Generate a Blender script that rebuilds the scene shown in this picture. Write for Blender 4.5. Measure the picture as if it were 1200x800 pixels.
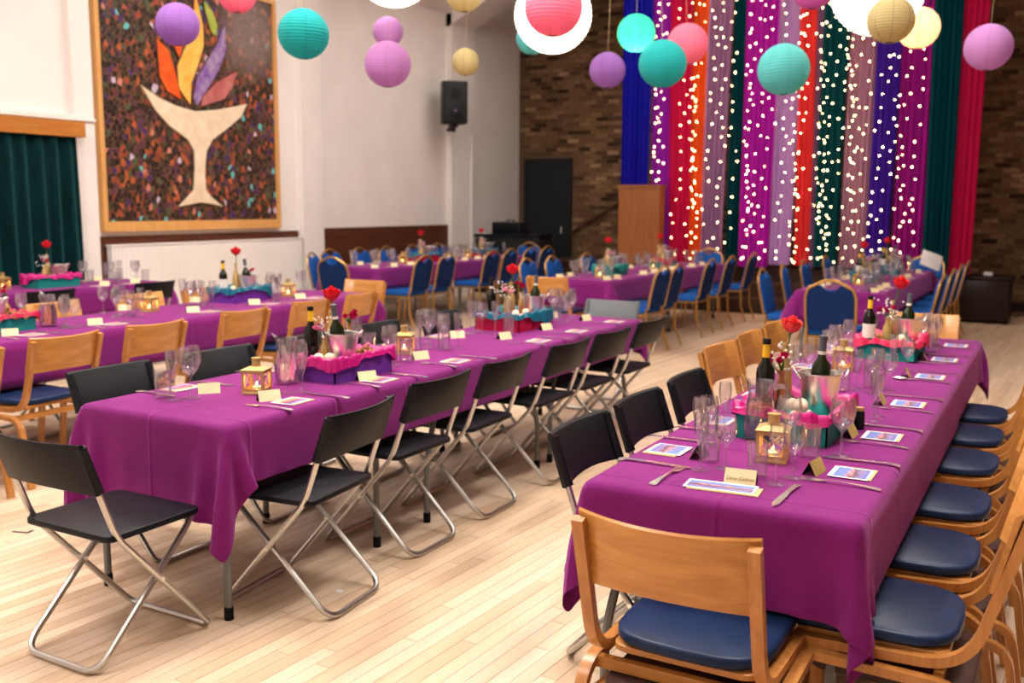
import bpy, math, random
import numpy as np
from mathutils import Vector, Matrix
PI = math.pi
C = bpy.context.scene.collection
for o in list(bpy.data.objects): bpy.data.objects.remove(o)
S = bpy.context.scene

# ------------------------------------------------------------------ camera
YAW, PITCH, ROLL, CAMH = math.radians(29.2), math.radians(8.0), math.radians(0.4), 1.55
fw = Vector((-math.sin(YAW)*math.cos(PITCH), math.cos(YAW)*math.cos(PITCH), -math.sin(PITCH)))
r0 = Vector((math.cos(YAW), math.sin(YAW), 0)); u0 = r0.cross(fw)
rr = r0*math.cos(ROLL)+u0*math.sin(ROLL); uu = -r0*math.sin(ROLL)+u0*math.cos(ROLL)
cam = bpy.data.cameras.new('camera'); camo = bpy.data.objects.new('camera', cam); C.objects.link(camo)
camo.matrix_world = Matrix(((rr.x, uu.x, -fw.x, 0), (rr.y, uu.y, -fw.y, 0), (rr.z, uu.z, -fw.z, CAMH), (0, 0, 0, 1)))
cam.sensor_width = 36; cam.lens = 34.5; cam.clip_start = .05; cam.clip_end = 100
cam.dof.use_dof = True; cam.dof.focus_distance = 3.0; cam.dof.aperture_fstop = 3.0
S.camera = camo

# ------------------------------------------------------------------ world, lights, exposure
w = bpy.data.worlds.new('world'); S.world = w; w.use_nodes = True
w.node_tree.nodes['Background'].inputs[0].default_value = (.9, .93, 1, 1)
w.node_tree.nodes['Background'].inputs[1].default_value = .25
S.view_settings.view_transform = 'Standard'; S.view_settings.look = 'None'
S.view_settings.exposure = 0.0; S.view_settings.gamma = 1; S.view_settings.use_curve_mapping = False
# added fill lamps out of view: (x, y, z, watts); each one gets a ceiling batten fitting further down
FILL_LAMPS = [(-6.6, 3.6, 4.9, 70, 98), (-6.6, 8.4, 4.9, 68, 105), (-6.6, 12.8, 4.9, 28, 60), (-.6, 3.4, 4.9, 118, 95), (-.6, 7.6, 4.9, 48, 45),
         (-.6, 11.6, 4.9, 10, 14), (-3.6, -.6, 5.6, 92, 140), (-3.6, 4.2, 5.6, 170, 200)]
def area(name, loc, sx, sy, pw, col, rot=(0, 0, 0)):
    l = bpy.data.lights.new(name, 'AREA'); l.shape = 'RECTANGLE'; l.size = sx; l.size_y = sy; l.energy = pw; l.color = col
    o = bpy.data.objects.new(name, l); C.objects.link(o); o.location = loc; o.rotation_euler = rot
    return o
for i, (x, y, z, pd, pu) in enumerate(FILL_LAMPS):     # each added fill batten shines down and up on to the white ceiling
    area('fill_down_light', (x, y, z-.06), .5, 1.5, pd, (1, .95, .90))
    area('fill_up_light', (x, y, z+.09), .5, 1.5, pu, (1, .95, .90), (PI, 0, 0))

# ------------------------------------------------------------------ materials
M = {}
def mat(name, col=(.5, .5, .5), rough=.5, metal=0, **k):
    m = bpy.data.materials.new(name); m.use_nodes = True; b = m.node_tree.nodes['Principled BSDF']
    b.inputs['Base Color'].default_value = (*col, 1); b.inputs['Roughness'].default_value = rough; b.inputs['Metallic'].default_value = metal
    if metal < .1 and 'Transmission_Weight' not in k: b.inputs['Specular IOR Level'].default_value = .10 if rough >= .6 else (.22 if rough >= .4 else .38)
    for kk, v in k.items():
        b.inputs[kk.replace('_', ' ')].default_value = v
    m.diffuse_color = (*col, 1)
    M[name] = m; return m
def nt(m): return m.node_tree.nodes, m.node_tree.links, m.node_tree.nodes['Principled BSDF']
def noisy(name, c1, c2, scale=(5, 5, 5), rough=.5, bump=0, detail=4, coord='Object', lo=.35, hi=.65, bscale=None, **k):
    m = mat(name, c1, rough, **k); n, l, b = nt(m)
    tc = n.new('ShaderNodeTexCoord'); mp = n.new('ShaderNodeMapping'); mp.inputs['Scale'].default_value = scale
    no = n.new('ShaderNodeTexNoise'); no.inputs['Scale'].default_value = 1; no.inputs['Detail'].default_value = detail
    cr = n.new('ShaderNodeValToRGB'); cr.color_ramp.elements[0].position = lo; cr.color_ramp.elements[1].position = hi
    cr.color_ramp.elements[0].color = (*c1, 1); cr.color_ramp.elements[1].color = (*c2, 1)
    l.new(tc.outputs[coord], mp.inputs[0]); l.new(mp.outputs[0], no.inputs['Vector']); l.new(no.outputs['Fac'], cr.inputs[0]); l.new(cr.outputs[0], b.inputs['Base Color'])
    if bump:
        bp = n.new('ShaderNodeBump'); bp.inputs['Strength'].default_value = bump; bp.inputs['Distance'].default_value = .002
        src = no
        if bscale:
            src = n.new('ShaderNodeTexNoise'); src.inputs['Scale'].default_value = bscale; l.new(tc.outputs[coord], src.inputs['Vector'])
        l.new(src.outputs['Fac'], bp.inputs['Height']); l.new(bp.outputs[0], b.inputs['Normal'])
    return m
def toned(name, cols, rough, grain=(3, 60, 60), gstr=.3, bump=.1, **k):
    """colour picked per piece from the 'tone' attribute, times a grain noise"""
    m = mat(name, cols[0][1], rough, **k); n, l, b = nt(m)
    at = n.new('ShaderNodeAttribute'); at.attribute_name = 'tone'
    cr = n.new('ShaderNodeValToRGB'); e = cr.color_ramp.elements
    while len(e) < len(cols): e.new(.5)
    for i, (p, c) in enumerate(cols): e[i].position = p; e[i].color = (*c, 1)
    l.new(at.outputs['Fac'], cr.inputs[0])
    tc = n.new('ShaderNodeTexCoord'); mp = n.new('ShaderNodeMapping'); mp.inputs['Scale'].default_value = grain
    no = n.new('ShaderNodeTexNoise'); no.inputs['Scale'].default_value = 1; no.inputs['Detail'].default_value = 5
    mr = n.new('ShaderNodeMapRange'); mr.inputs[1].default_value = .3; mr.inputs[2].default_value = .7; mr.inputs[3].default_value = 1-gstr; mr.inputs[4].default_value = 1+gstr*.5
    mx = n.new('ShaderNodeMix'); mx.data_type = 'RGBA'; mx.blend_type = 'MULTIPLY'; mx.inputs['Factor'].default_value = 1
    l.new(tc.outputs['Object'], mp.inputs[0]); l.new(mp.outputs[0], no.inputs['Vector']); l.new(no.outputs['Fac'], mr.inputs[0])
    l.new(cr.outputs[0], mx.inputs[6]); l.new(mr.outputs[0], mx.inputs[7]); l.new(mx.outputs[2], b.inputs['Base Color'])
    bp = n.new('ShaderNodeBump'); bp.inputs['Strength'].default_value = bump; bp.inputs['Distance'].default_value = .002
    l.new(no.outputs['Fac'], bp.inputs['Height']); l.new(bp.outputs[0], b.inputs['Normal'])
    return m
def woody(name, c1, c2, axis='Z', rough=.35, scale=9):
    m = mat(name, c1, rough); n, l, b = nt(m)
    tc = n.new('ShaderNodeTexCoord'); mp = n.new('ShaderNodeMapping')
    s = [scale*3]*3; s['XYZ'.index(axis)] = scale*.22; mp.inputs['Scale'].default_value = s
    no = n.new('ShaderNodeTexNoise'); no.inputs['Scale'].default_value = 1; no.inputs['Detail'].default_value = 6; no.inputs['Distortion'].default_value = 1.2
    cr = n.new('ShaderNodeValToRGB'); e = cr.color_ramp.elements; e[0].position = .3; e[1].position = .72
    e[0].color = (*c2, 1); e[1].color = (*c1, 1)
    l.new(tc.outputs['Object'], mp.inputs[0]); l.new(mp.outputs[0], no.inputs['Vector']); l.new(no.outputs['Fac'], cr.inputs[0]); l.new(cr.outputs[0], b.inputs['Base Color'])
    b.inputs['Coat Weight'].default_value = .3; b.inputs['Coat Roughness'].default_value = .25
    return m
def glow(name, col, st, base=None):
    m = mat(name, base or col, .5); b = nt(m)[2]
    b.inputs['Emission Color'].default_value = (*col, 1); b.inputs['Emission Strength'].default_value = st
    return m
noisy('wall_paint', (.80, .755, .72), (.84, .795, .765), (2, 2, 2), .6, .15, bscale=60)
noisy('ceiling_paint', (.82, .77, .73), (.85, .81, .77), (2, 2, 2), .7)
toned('floor_board', [(0, (.60, .42, .27)), (.3, (.68, .50, .345)), (.7, (.73, .55, .39)), (1, (.76, .58, .43))], .35, (14, 1.5, 14), .13, .06)
mat('floor_gap', (.16, .09, .05), .8)
toned('brick', [(0, (.045, .025, .014)), (.2, (.10, .055, .028)), (.5, (.17, .095, .045)), (.8, (.25, .15, .075)), (1, (.36, .22, .12))], .85, (25, 25, 25), .35, .6)
noisy('brick_far', (.10, .055, .028), (.2, .12, .06), (9, 9, 30), .9)
mat('mortar', (.12, .075, .045), .95)
noisy('cloth_purple', (.165, .009, .128), (.195, .012, .152), (6, 6, 6), .8, .25, bscale=900, Sheen_Weight=.30, Sheen_Roughness=.5)
n_, l_, b_ = nt(M['cloth_purple'])
def creases():
    tc = n_.new('ShaderNodeTexCoord'); se = n_.new('ShaderNodeSeparateXYZ'); l_.new(tc.outputs['Object'], se.inputs[0]); acc = None
    for ax, off, per in (('X', .40, .42), ('Y', .10, .49)):
        a = n_.new('ShaderNodeMath'); a.operation = 'SUBTRACT'; a.inputs[1].default_value = off; l_.new(se.outputs[ax], a.inputs[0])
        p = n_.new('ShaderNodeMath'); p.operation = 'PINGPONG'; p.inputs[1].default_value = per/2; l_.new(a.outputs[0], p.inputs[0])
        r = n_.new('ShaderNodeMapRange'); r.interpolation_type = 'SMOOTHSTEP'; r.inputs[1].default_value = .012; r.inputs[2].default_value = 0; r.inputs[3].default_value = 0; r.inputs[4].default_value = 1; l_.new(p.outputs[0], r.inputs[0])
        if acc is None: acc = r
        else:
            m = n_.new('ShaderNodeMath'); m.operation = 'MAXIMUM'; l_.new(acc.outputs[0], m.inputs[0]); l_.new(r.outputs[0], m.inputs[1]); acc = m
    bp = n_.new('ShaderNodeBump'); bp.inputs['Strength'].default_value = .8; bp.inputs['Distance'].default_value = .0035
    l_.new(acc.outputs[0], bp.inputs['Height']); old = b_.inputs['Normal'].links[0].from_node; l_.new(old.outputs[0], bp.inputs['Normal']); l_.new(bp.outputs[0], b_.inputs['Normal'])
creases(); b_.inputs['Sheen Tint'].default_value = (.9, .35, .9, 1)
mat('black_plastic', (.006, .007, .010), .42, Specular_IOR_Level=.2); mat('grey_plastic', (.11, .12, .13), .45)
mat('steel_tube', (.55, .55, .54), .3, 1); mat('grey_paint', (.16, .165, .165), .4, .2); mat('rubber', (.008, .008, .009), .6)
woody('chair_wood', (.56, .25, .065), (.38, .14, .03), 'Z', .32); woody('chair_wood_x', (.60, .28, .07), (.43, .17, .035), 'X', .3)
woody('brown_panel', (.12, .038, .018), (.07, .02, .01), 'Y', .4); woody('pale_frame', (.72, .40, .14), (.60, .30, .09), 'Z', .4)
woody('pelmet_wood', (.50, .20, .04), (.38, .13, .025), 'Y', .4); woody('lectern_wood', (.33, .115, .03), (.24, .075, .02), 'Z', .35)
woody('dark_wood', (.022, .009, .007), (.012, .006, .005), 'X', .6); woody('stage_wood', (.055, .022, .013), (.03, .012, .008), 'X', .4)
woody('rail_wood', (.10, .04, .02), (.06, .02, .01), 'X', .4)
noisy('navy_vinyl', (.005, .018, .062), (.008, .026, .082), (8, 8, 8), .36, .3, bscale=30, Specular_IOR_Level=.22)
noisy('brown_vinyl', (.075, .035, .028), (.05, .022, .018), (8, 8, 8), .5)
noisy('blue_fabric', (.008, .075, .30), (.012, .09, .36), (60, 60, 60), .75, .3)
noisy('navy_fabric', (.006, .022, .095), (.008, .03, .125), (60, 60, 60), .85, .3)
mat('gold_tube', (.52, .29, .085), .35, .75); mat('gold_paint', (.62, .44, .17), .38, .6); mat('copper_paint', (.55, .22, .12), .35, .7)
mat('white_enamel', (.82, .79, .76), .4); mat('black_paint', (.012, .013, .015), .5); mat('dark_door', (.010, .013, .016), .5)
mat('steel', (.88, .86, .85), .25, 1); mat('bucket_metal', (.86, .85, .84), .3, 1)
mat('bottle_glass', (.004, .005, .004), .07); mat('green_bottle', (.012, .018, .006), .08)
mat('yellow_foil', (.85, .52, .02), .35); mat('grey_foil', (.09, .10, .12), .35); mat('white_label', (.75, .72, .66), .5); mat('black_foil', (.01, .01, .01), .4)
mat('cream_card', (.80, .70, .42), .6); mat('gold_card', (.55, .42, .14), .5, .2); mat('kraft_card', (.62, .47, .24), .7); mat('card_back', (.012, .012, .012), .6)
mat('white_card', (.84, .82, .82), .5); mat('ink', (.38, .25, .08), .6)
mat('cream_bulb', (.82, .68, .50), .6); noisy('brown_snack', (.45, .22, .09), (.28, .12, .05), (60, 60, 60), .6, .5)
mat('rose_red', (.75, .015, .03), .5, Subsurface_Weight=.1); mat('rose_coral', (.85, .06, .06), .5); mat('carnation', (.50, .006, .085), .6)
mat('leaf', (.07, .16, .03), .5); mat('white_petal', (.85, .78, .75), .6); mat('pink_petal', (.80, .25, .38), .6); mat('yellow_petal', (.8, .5, .05), .6)
mat('cork', (.55, .33, .15), .8); mat('wax', (.9, .85, .75), .4)
glow('flame', (1, .55, .16), 30); glow('bulb', (1, .58, .25), 42)
mat('wire', (.02, .03, .02), .5); mat('cord', (.5, .38, .2), .6); glow('lamp_tube', (1, .95, .88), 6)  # the tube glow belongs to the added fill lamps
mat('mosaic_grey', (.35, .33, .33), .5)
for nm, c in dict(purple=(.16, .035, .36), teal=(.01, .24, .23), magenta=(.55, .004, .20), crimson=(.50, .006, .06), aqua=(.0, .13, .21), pink=(.72, .03, .11)).items():
    mat('box_'+nm, c, .55)
    mat('satin_'+nm, c, .34, Specular_IOR_Level=.5)
g = bpy.data.materials.new('clear_glass'); g.use_nodes = True; M['clear_glass'] = g      # thin-walled glass: clear face on, mirror-like at grazing angles
nn = g.node_tree.nodes; nn.remove(nn['Principled BSDF']); gl = g.node_tree.links
tr = nn.new('ShaderNodeBsdfTransparent'); tr.inputs[0].default_value = (.975, .97, .98, 1); gs = nn.new('ShaderNodeBsdfGlossy'); gs.inputs['Roughness'].default_value = .04
lw = nn.new('ShaderNodeLayerWeight'); lw.inputs[0].default_value = .22; mr = nn.new('ShaderNodeMapRange'); mr.inputs[1].default_value = 0; mr.inputs[2].default_value = 1; mr.inputs[3].default_value = .08; mr.inputs[4].default_value = .5
df = nn.new('ShaderNodeBsdfDiffuse'); df.inputs[0].default_value = (.9, .86, .9, 1); m0 = nn.new('ShaderNodeMixShader'); m0.inputs[0].default_value = .035; gl.new(tr.outputs[0], m0.inputs[1]); gl.new(df.outputs[0], m0.inputs[2])  # faint pale haze mixed into the glass colour so it reads lighter
mx = nn.new('ShaderNodeMixShader'); gl.new(lw.outputs['Fresnel'], mr.inputs[0]); gl.new(mr.outputs[0], mx.inputs[0]); gl.new(m0.outputs[0], mx.inputs[1]); gl.new(gs.outputs[0], mx.inputs[2]); gl.new(mx.outputs[0], nn['Material Output'].inputs[0])
mat('water', (.95, .55, .8), .02, Transmission_Weight=1, IOR=1.33)  # pink reflection tinted into the water colour
def paper(name, col, st=0, ec=None):
    m = mat(name, col, .75, Sheen_Weight=.1); n, l, b = nt(m)
    t = n.new('ShaderNodeBsdfTranslucent'); t.inputs[0].default_value = (*col, 1)
    mx = n.new('ShaderNodeMixShader'); mx.inputs[0].default_value = .4
    l.new(b.outputs[0], mx.inputs[1]); l.new(t.outputs[0], mx.inputs[2]); l.new(mx.outputs[0], n['Material Output'].inputs[0])
    if st: b.inputs['Emission Color'].default_value = (*(ec or col), 1); b.inputs['Emission Strength'].default_value = st
paper('paper_purple', (.42, .20, .62)); paper('paper_lilac', (.62, .30, .66)); paper('paper_teal', (.03, .52, .52)); paper('paper_aqua', (.14, .60, .60))
paper('paper_pink', (1.0, .27, .42)); paper('paper_gold', (.62, .52, .26)); paper('paper_green', (.04, .66, .36), 0); paper('paper_peach', (.9, .45, .25))
paper('paper_magenta', (.65, .15, .55)); paper('paper_white', (.95, .92, .88), 2.0, (1, .93, .82))
def fabric(name, col, sheer=.12):
    m = mat(name, col, .8); n, l, b = nt(m)
    t = n.new('ShaderNodeBsdfTranslucent'); t.inputs[0].default_value = (*col, 1)
    mx = n.new('ShaderNodeMixShader'); mx.inputs[0].default_value = .35
    l.new(b.outputs[0], mx.inputs[1]); l.new(t.outputs[0], mx.inputs[2]); l.new(mx.outputs[0], n['Material Output'].inputs[0])
for nm, c in dict(blue=(.012, .012, .44), violet=(.36, .02, .55), crimson=(.62, .01, .09), orange=(.90, .12, .02), mauve=(.36, .20, .42), teal=(.0, .062, .085),
                  magenta=(.48, .015, .52), lilac=(.60, .38, .85), coral=(.80, .05, .06), pinkmauve=(.46, .25, .40), indigo=(.06, .015, .42), plum=(.36, .010, .30)).items():
    fabric('drape_'+nm, c)
noisy('velvet_teal', (.0, .010, .012), (.0, .018, .02), (3, 20, 3), .9, Sheen_Weight=.3)
nt(M['velvet_teal'])[2].inputs['Sheen Tint'].default_value = (.1, .5, .5, 1)
def mosaic_mat():
    m = mat('mosaic', (.05, .02, .02), .35); n, l, b = nt(m)
    tc = n.new('ShaderNodeTexCoord'); v = n.new('ShaderNodeTexVoronoi'); v.inputs['Scale'].default_value = 21; v.inputs['Randomness'].default_value = 1
    mp = n.new('ShaderNodeMapping'); mp.inputs['Scale'].default_value = (1, 1, .72)
    l.new(tc.outputs['Object'], mp.inputs[0]); l.new(mp.outputs[0], v.inputs['Vector'])
    sp = n.new('ShaderNodeSeparateColor'); l.new(v.outputs['Color'], sp.inputs[0])
    cr = n.new('ShaderNodeValToRGB'); cr.color_ramp.interpolation = 'CONSTANT'; e = cr.color_ramp.elements
    cols = [(0, (.012, .008, .01)), (.30, (.03, .018, .01)), (.40, (.012, .01, .035)), (.48, (.20, .035, .018)), (.56, (.03, .045, .02)), (.63, (.30, .06, .03)), (.70, (.012, .008, .008)), (.80, (.10, .03, .06)), (.86, (.05, .02, .14)), (.90, (.42, .10, .03)), (.94, (.07, .10, .05)), (.965, (.55, .20, .15)), (.98, (.10, .45, .45)), (.99, (.55, .45, .6))]
    while len(e) < len(cols): e.new(.5)
    for i, (p, c) in enumerate(cols): e[i].position = p; e[i].color = (*c, 1)
    l.new(sp.outputs[0], cr.inputs[0])
    v2 = n.new('ShaderNodeTexVoronoi'); v2.feature = 'DISTANCE_TO_EDGE'; v2.inputs['Scale'].default_value = 21; l.new(mp.outputs[0], v2.inputs['Vector'])
    st = n.new('ShaderNodeMapRange'); st.inputs[1].default_value = .02; st.inputs[2].default_value = .07; l.new(v2.outputs['Distance'], st.inputs[0])
    # a pale cloudy disc of smaller grey tiles at the upper right
    dd = n.new('ShaderNodeVectorMath'); dd.operation = 'DISTANCE'; dd.inputs[1].default_value = (0, .95, 1.0); l.new(tc.outputs['Object'], dd.inputs[0])
    dm = n.new('ShaderNodeMapRange'); dm.inputs[1].default_value = .62; dm.inputs[2].default_value = .25; dm.inputs[3].default_value = 0; dm.inputs[4].default_value = .75; l.new(dd.outputs['Value'], dm.inputs[0])
    mg = n.new('ShaderNodeMix'); mg.data_type = 'RGBA'; mg.inputs[7].default_value = (.26, .20, .19, 1); l.new(dm.outputs[0], mg.inputs[0]); l.new(cr.outputs[0], mg.inputs[6])
    mx = n.new('ShaderNodeMix'); mx.data_type = 'RGBA'; mx.inputs[6].default_value = (.16, .085, .04, 1); l.new(st.outputs[0], mx.inputs[0]); l.new(mg.outputs[2], mx.inputs[7])
    l.new(mx.outputs[2], b.inputs['Base Color'])
mosaic_mat()
for nm, c1, c2 in (('ivory', (.72, .56, .38), (.80, .66, .50)), ('orange', (.80, .13, .02), (.65, .08, .015)), ('yellow', (.88, .52, .12), (.80, .36, .05)), ('lilac', (.36, .26, .40), (.16, .06, .30)), ('rose', (.38, .09, .10), (.46, .16, .14)), ('lime', (.45, .50, .10), (.30, .38, .06))):
    noisy('inlay_'+nm, c1, c2, (9, 9, 9), .4)
def print_mat(name, sky, mid, low):
    m = mat(name, sky, .3); n, l, b = nt(m)
    tc = n.new('ShaderNodeTexCoord'); se = n.new('ShaderNodeSeparateXYZ'); l.new(tc.outputs['Generated'], se.inputs[0])
    no = n.new('ShaderNodeTexNoise'); no.inputs['Scale'].default_value = 6; l.new(tc.outputs['Generated'], no.inputs['Vector'])
    ma = n.new('ShaderNodeMath'); ma.operation = 'MULTIPLY_ADD'; ma.inputs[1].default_value = .7; l.new(no.outputs['Fac'], ma.inputs[0]); l.new(se.outputs['Y'], ma.inputs[2])
    cr = n.new('ShaderNodeValToRGB'); e = cr.color_ramp.elements; e.new(.5); e.new(.5); e.new(.5)
    for i, (p, c) in enumerate([(.3, low), (.62, (.30, .22, .42)), (.78, (.05, .03, .06)), (.88, mid), (1.1, sky)]): e[i].position = min(p, 1); e[i].color = (*c, 1)
    l.new(ma.outputs[0], cr.inputs[0]); l.new(cr.outputs[0], b.inputs['Base Color'])
print_mat('print_sunset', (.16, .25, .62), (.75, .30, .30), (.10, .16, .55))
print_mat('print_pink', (.85, .35, .15), (.80, .08, .35), (.45, .08, .35))

# ------------------------------------------------------------------ mesh helper
class MB:
    def __init__(s): s.v = []; s.f = []; s.tone = None
    def add(s, vs, fs, mtx=None):
        b = len(s.v)
        s.v += [tuple(mtx @ Vector(p)) if mtx is not None else tuple(p) for p in vs]
        s.f += [tuple(b+i for i in f) for f in fs]; return s
    def box(s, x0, x1, y0, y1, z0, z1, mtx=None):
        return s.add([(x0, y0, z0), (x1, y0, z0), (x1, y1, z0), (x0, y1, z0), (x0, y0, z1), (x1, y0, z1), (x1, y1, z1), (x0, y1, z1)],
              [(0, 3, 2, 1), (4, 5, 6, 7), (0, 1, 5, 4), (1, 2, 6, 5), (2, 3, 7, 6), (3, 0, 4, 7)], mtx)
    def plate(s, poly, z0, z1, bev=0, mtx=None):
        """prism of a convex-ish outline, top and bottom edges bevelled"""
        n = len(poly); cx = sum(p[0] for p in poly)/n; cy = sum(p[1] for p in poly)/n
        def ring(k, z):
            out = []
            for i, p in enumerate(poly):
                d = Vector((p[0]-cx, p[1]-cy)); L = max(d.length, 1e-6); out.append((cx+d.x*(L-k)/L, cy+d.y*(L-k)/L, z))
            return out
        rs = [ring(bev, z0), ring(0, z0+bev*.8), ring(0, z1-bev*.8), ring(bev*.3, z1-bev*.3), ring(bev, z1)] if bev else [ring(0, z0), ring(0, z1)]
        vs = sum(rs, []); fs = []
        for k in range(len(rs)-1):
            for i in range(n): j = (i+1) % n; fs.append((k*n+i, k*n+j, (k+1)*n+j, (k+1)*n+i))
        fs.append(tuple(reversed(range(n)))); fs.append(tuple(range((len(rs)-1)*n, len(rs)*n)))
        return s.add(vs, fs, mtx)
    def lathe(s, prof, seg=20, mtx=None, sx=1, sy=1):
        vs = []; fs = []; n = len(prof)
        for r, z in prof:
            for i in range(seg): a = 2*PI*i/seg; vs.append((max(r, 1e-5)*math.cos(a)*sx, max(r, 1e-5)*math.sin(a)*sy, z))
        for k in range(n-1):
            for i in range(seg): j = (i+1) % seg; fs.append((k*seg+i, k*seg+j, (k+1)*seg+j, (k+1)*seg+i))
        if prof[0][0] < 1e-4 or True:
            fs.append(tuple(reversed(range(seg))))
        fs.append(tuple(range((n-1)*seg, n*seg)))
        return s.add(vs, fs, mtx)
    def tube(s, pts, r, seg=8, closed=False, mtx=None, r2=None):
        pts = [Vector(p) for p in pts]; n = len(pts); vs = []; fs = []; up = None
        for i, p in enumerate(pts):
            a = pts[(i-1) % n] if (closed or i > 0) else p; b = pts[(i+1) % n] if (closed or i < n-1) else p
            t = (b-a).normalized()
            if up is None:
                up = Vector((0, 0, 1)) if abs(t.z) < .9 else Vector((1, 0, 0))
            u = (up - t*up.dot(t)); u = u.normalized() if u.length > 1e-6 else t.orthogonal().normalized(); up = u; v = t.cross(u)
            q = r if r2 is None else r+(r2-r)*i/(n-1)
            for k in range(seg): a2 = 2*PI*k/seg; vs.append(p+u*q*math.cos(a2)+v*q*math.sin(a2))
        for i in range(n if closed else n-1):
            for k in range(seg): j = (k+1) % seg; ii = (i+1) % n; fs.append((i*seg+k, i*seg+j, ii*seg+j, ii*seg+k))
        if not closed: fs.append(tuple(reversed(range(seg)))); fs.append(tuple(range((n-1)*seg, n*seg)))
        return s.add(vs, fs, mtx)
    def band(s, path, xc, wx, t, mtx=None):
        """a flat strip bent in the YZ plane: width wx along X, thickness t"""
        n = len(path); vs = []; fs = []
        for i in range(n):
            a = Vector(path[max(i-1, 0)]); b = Vector(path[min(i+1, n-1)]); d = (b-a).normalized(); nrm = Vector((-d.y, d.x)); p = Vector(path[i])
            for sx, sn in ((-1, -1), (1, -1), (1, 1), (-1, 1)):
                q = p+nrm*sn*t/2; vs.append((xc+sx*wx/2, q.x, q.y))
        for i in range(n-1):
            for k in range(4): j = (k+1) % 4; fs.append((i*4+k, i*4+j, i*4+4+j, i*4+4+k))
        fs.append((3, 2, 1, 0)); fs.append(tuple(range((n-1)*4, n*4)))
        return s.add(vs, fs, mtx)
    def grid(s, P, mtx=None):
        nx, ny = len(P), len(P[0]); vs = [p for row in P for p in row]
        fs = [(i*ny+j, (i+1)*ny+j, (i+1)*ny+j+1, i*ny+j+1) for i in range(nx-1) for j in range(ny-1)]
        return s.add(vs, fs, mtx)
    def ball(s, c, r, seg=8, rings=6, sc=(1, 1, 1)):
        prof = [(r*math.sin(PI*k/rings), -r*math.cos(PI*k/rings)) for k in range(rings+1)]
        return s.lathe(prof, seg, Matrix.Translation(c) @ Matrix.Diagonal((*sc, 1)))
    def mesh(s, name, mt, smooth=True, angle=40):
        me = bpy.data.meshes.new(name); me.from_pydata(s.v, [], s.f); me.update()
        if mt: me.materials.append(M[mt] if isinstance(mt, str) else mt)
        if s.tone is not None:
            a = me.attributes.new('tone', 'FLOAT', 'FACE'); a.data.foreach_set('value', s.tone)
        if smooth:
            me.shade_smooth(); me.set_sharp_from_angle(angle=math.radians(angle))
        return me
def fillet(pts, r, n=5, closed=False):
    pts = [Vector(p) for p in pts]; out = []; N = len(pts)
    for i, p in enumerate(pts):
        if not closed and i in (0, N-1): out.append(p); continue
        a = pts[i-1]; b = pts[(i+1) % N]; da = (a-p); db = (b-p); k = min(r, da.length*.48, db.length*.48)
        s_ = p+da.normalized()*k; e_ = p+db.normalized()*k
        for j in range(n+1): t = j/n; out.append(s_*(1-t)**2+p*2*t*(1-t)+e_*t*t)
    return out
def rrect(x0, x1, y0, y1, r, n=4):
    out = []
    for cx, cy, a0 in ((x1-r, y1-r, 0), (x0+r, y1-r, 90), (x0+r, y0+r, 180), (x1-r, y0+r, 270)):
        for k in range(n+1): a = math.radians(a0+90*k/n); out.append((cx+r*math.cos(a), cy+r*math.sin(a)))
    return out

CACHE = {}
def part(name, key, fn, mt, parent=None, loc=(0, 0, 0), rot=(0, 0, 0), smooth=True, label=None, scale=None):
    k = (key, mt)
    if k not in CACHE:
        if key not in CACHE: mb = MB(); fn(mb); CACHE[key] = mb
        CACHE[k] = CACHE[key].mesh(name, mt, smooth)
    o = bpy.data.objects.new(name, CACHE[k]); C.objects.link(o); o.location = loc; o.rotation_euler = rot
    if scale: o.scale = scale
    if parent: o.parent = parent
    if label: o['label'] = label
    return o
REG = []
def reg(o, desc, cat, where=None, group=None, order=None):
    """label written at the end: desc + its place along a table (or a fixed label when where is None)"""
    o['category'] = cat
    if group: o['group'] = group
    if where is None: o['label'] = desc
    else: REG.append((o, desc, where, order if order is not None else o.location.y))
    return o
def thing(name, loc, rz=0, desc='', cat='', where=None, group=None, order=None, rot=None):
    o = bpy.data.objects.new(name, None); o.empty_display_size = .05; C.objects.link(o); o.location = loc
    o.rotation_euler = rot if rot else (0, 0, rz)
    return reg(o, desc, cat, where, group, order)
def single(name, key, fn, mt, desc, cat, where=None, group=None, loc=(0, 0, 0), rot=(0, 0, 0), smooth=True, order=None, scale=None):
    o = part(name, key, fn, mt, None, loc, rot, smooth, None, scale); return reg(o, desc, cat, where, group, order)
def struct(name, mb, mt, parent=None, smooth=False, label=None):
    o = bpy.data.objects.new(name, mb.mesh(name, mt, smooth)); C.objects.link(o)
    if parent: o.parent = parent
    else: o['kind'] = 'structure'
    if label: o['label'] = label
    return o

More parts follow.
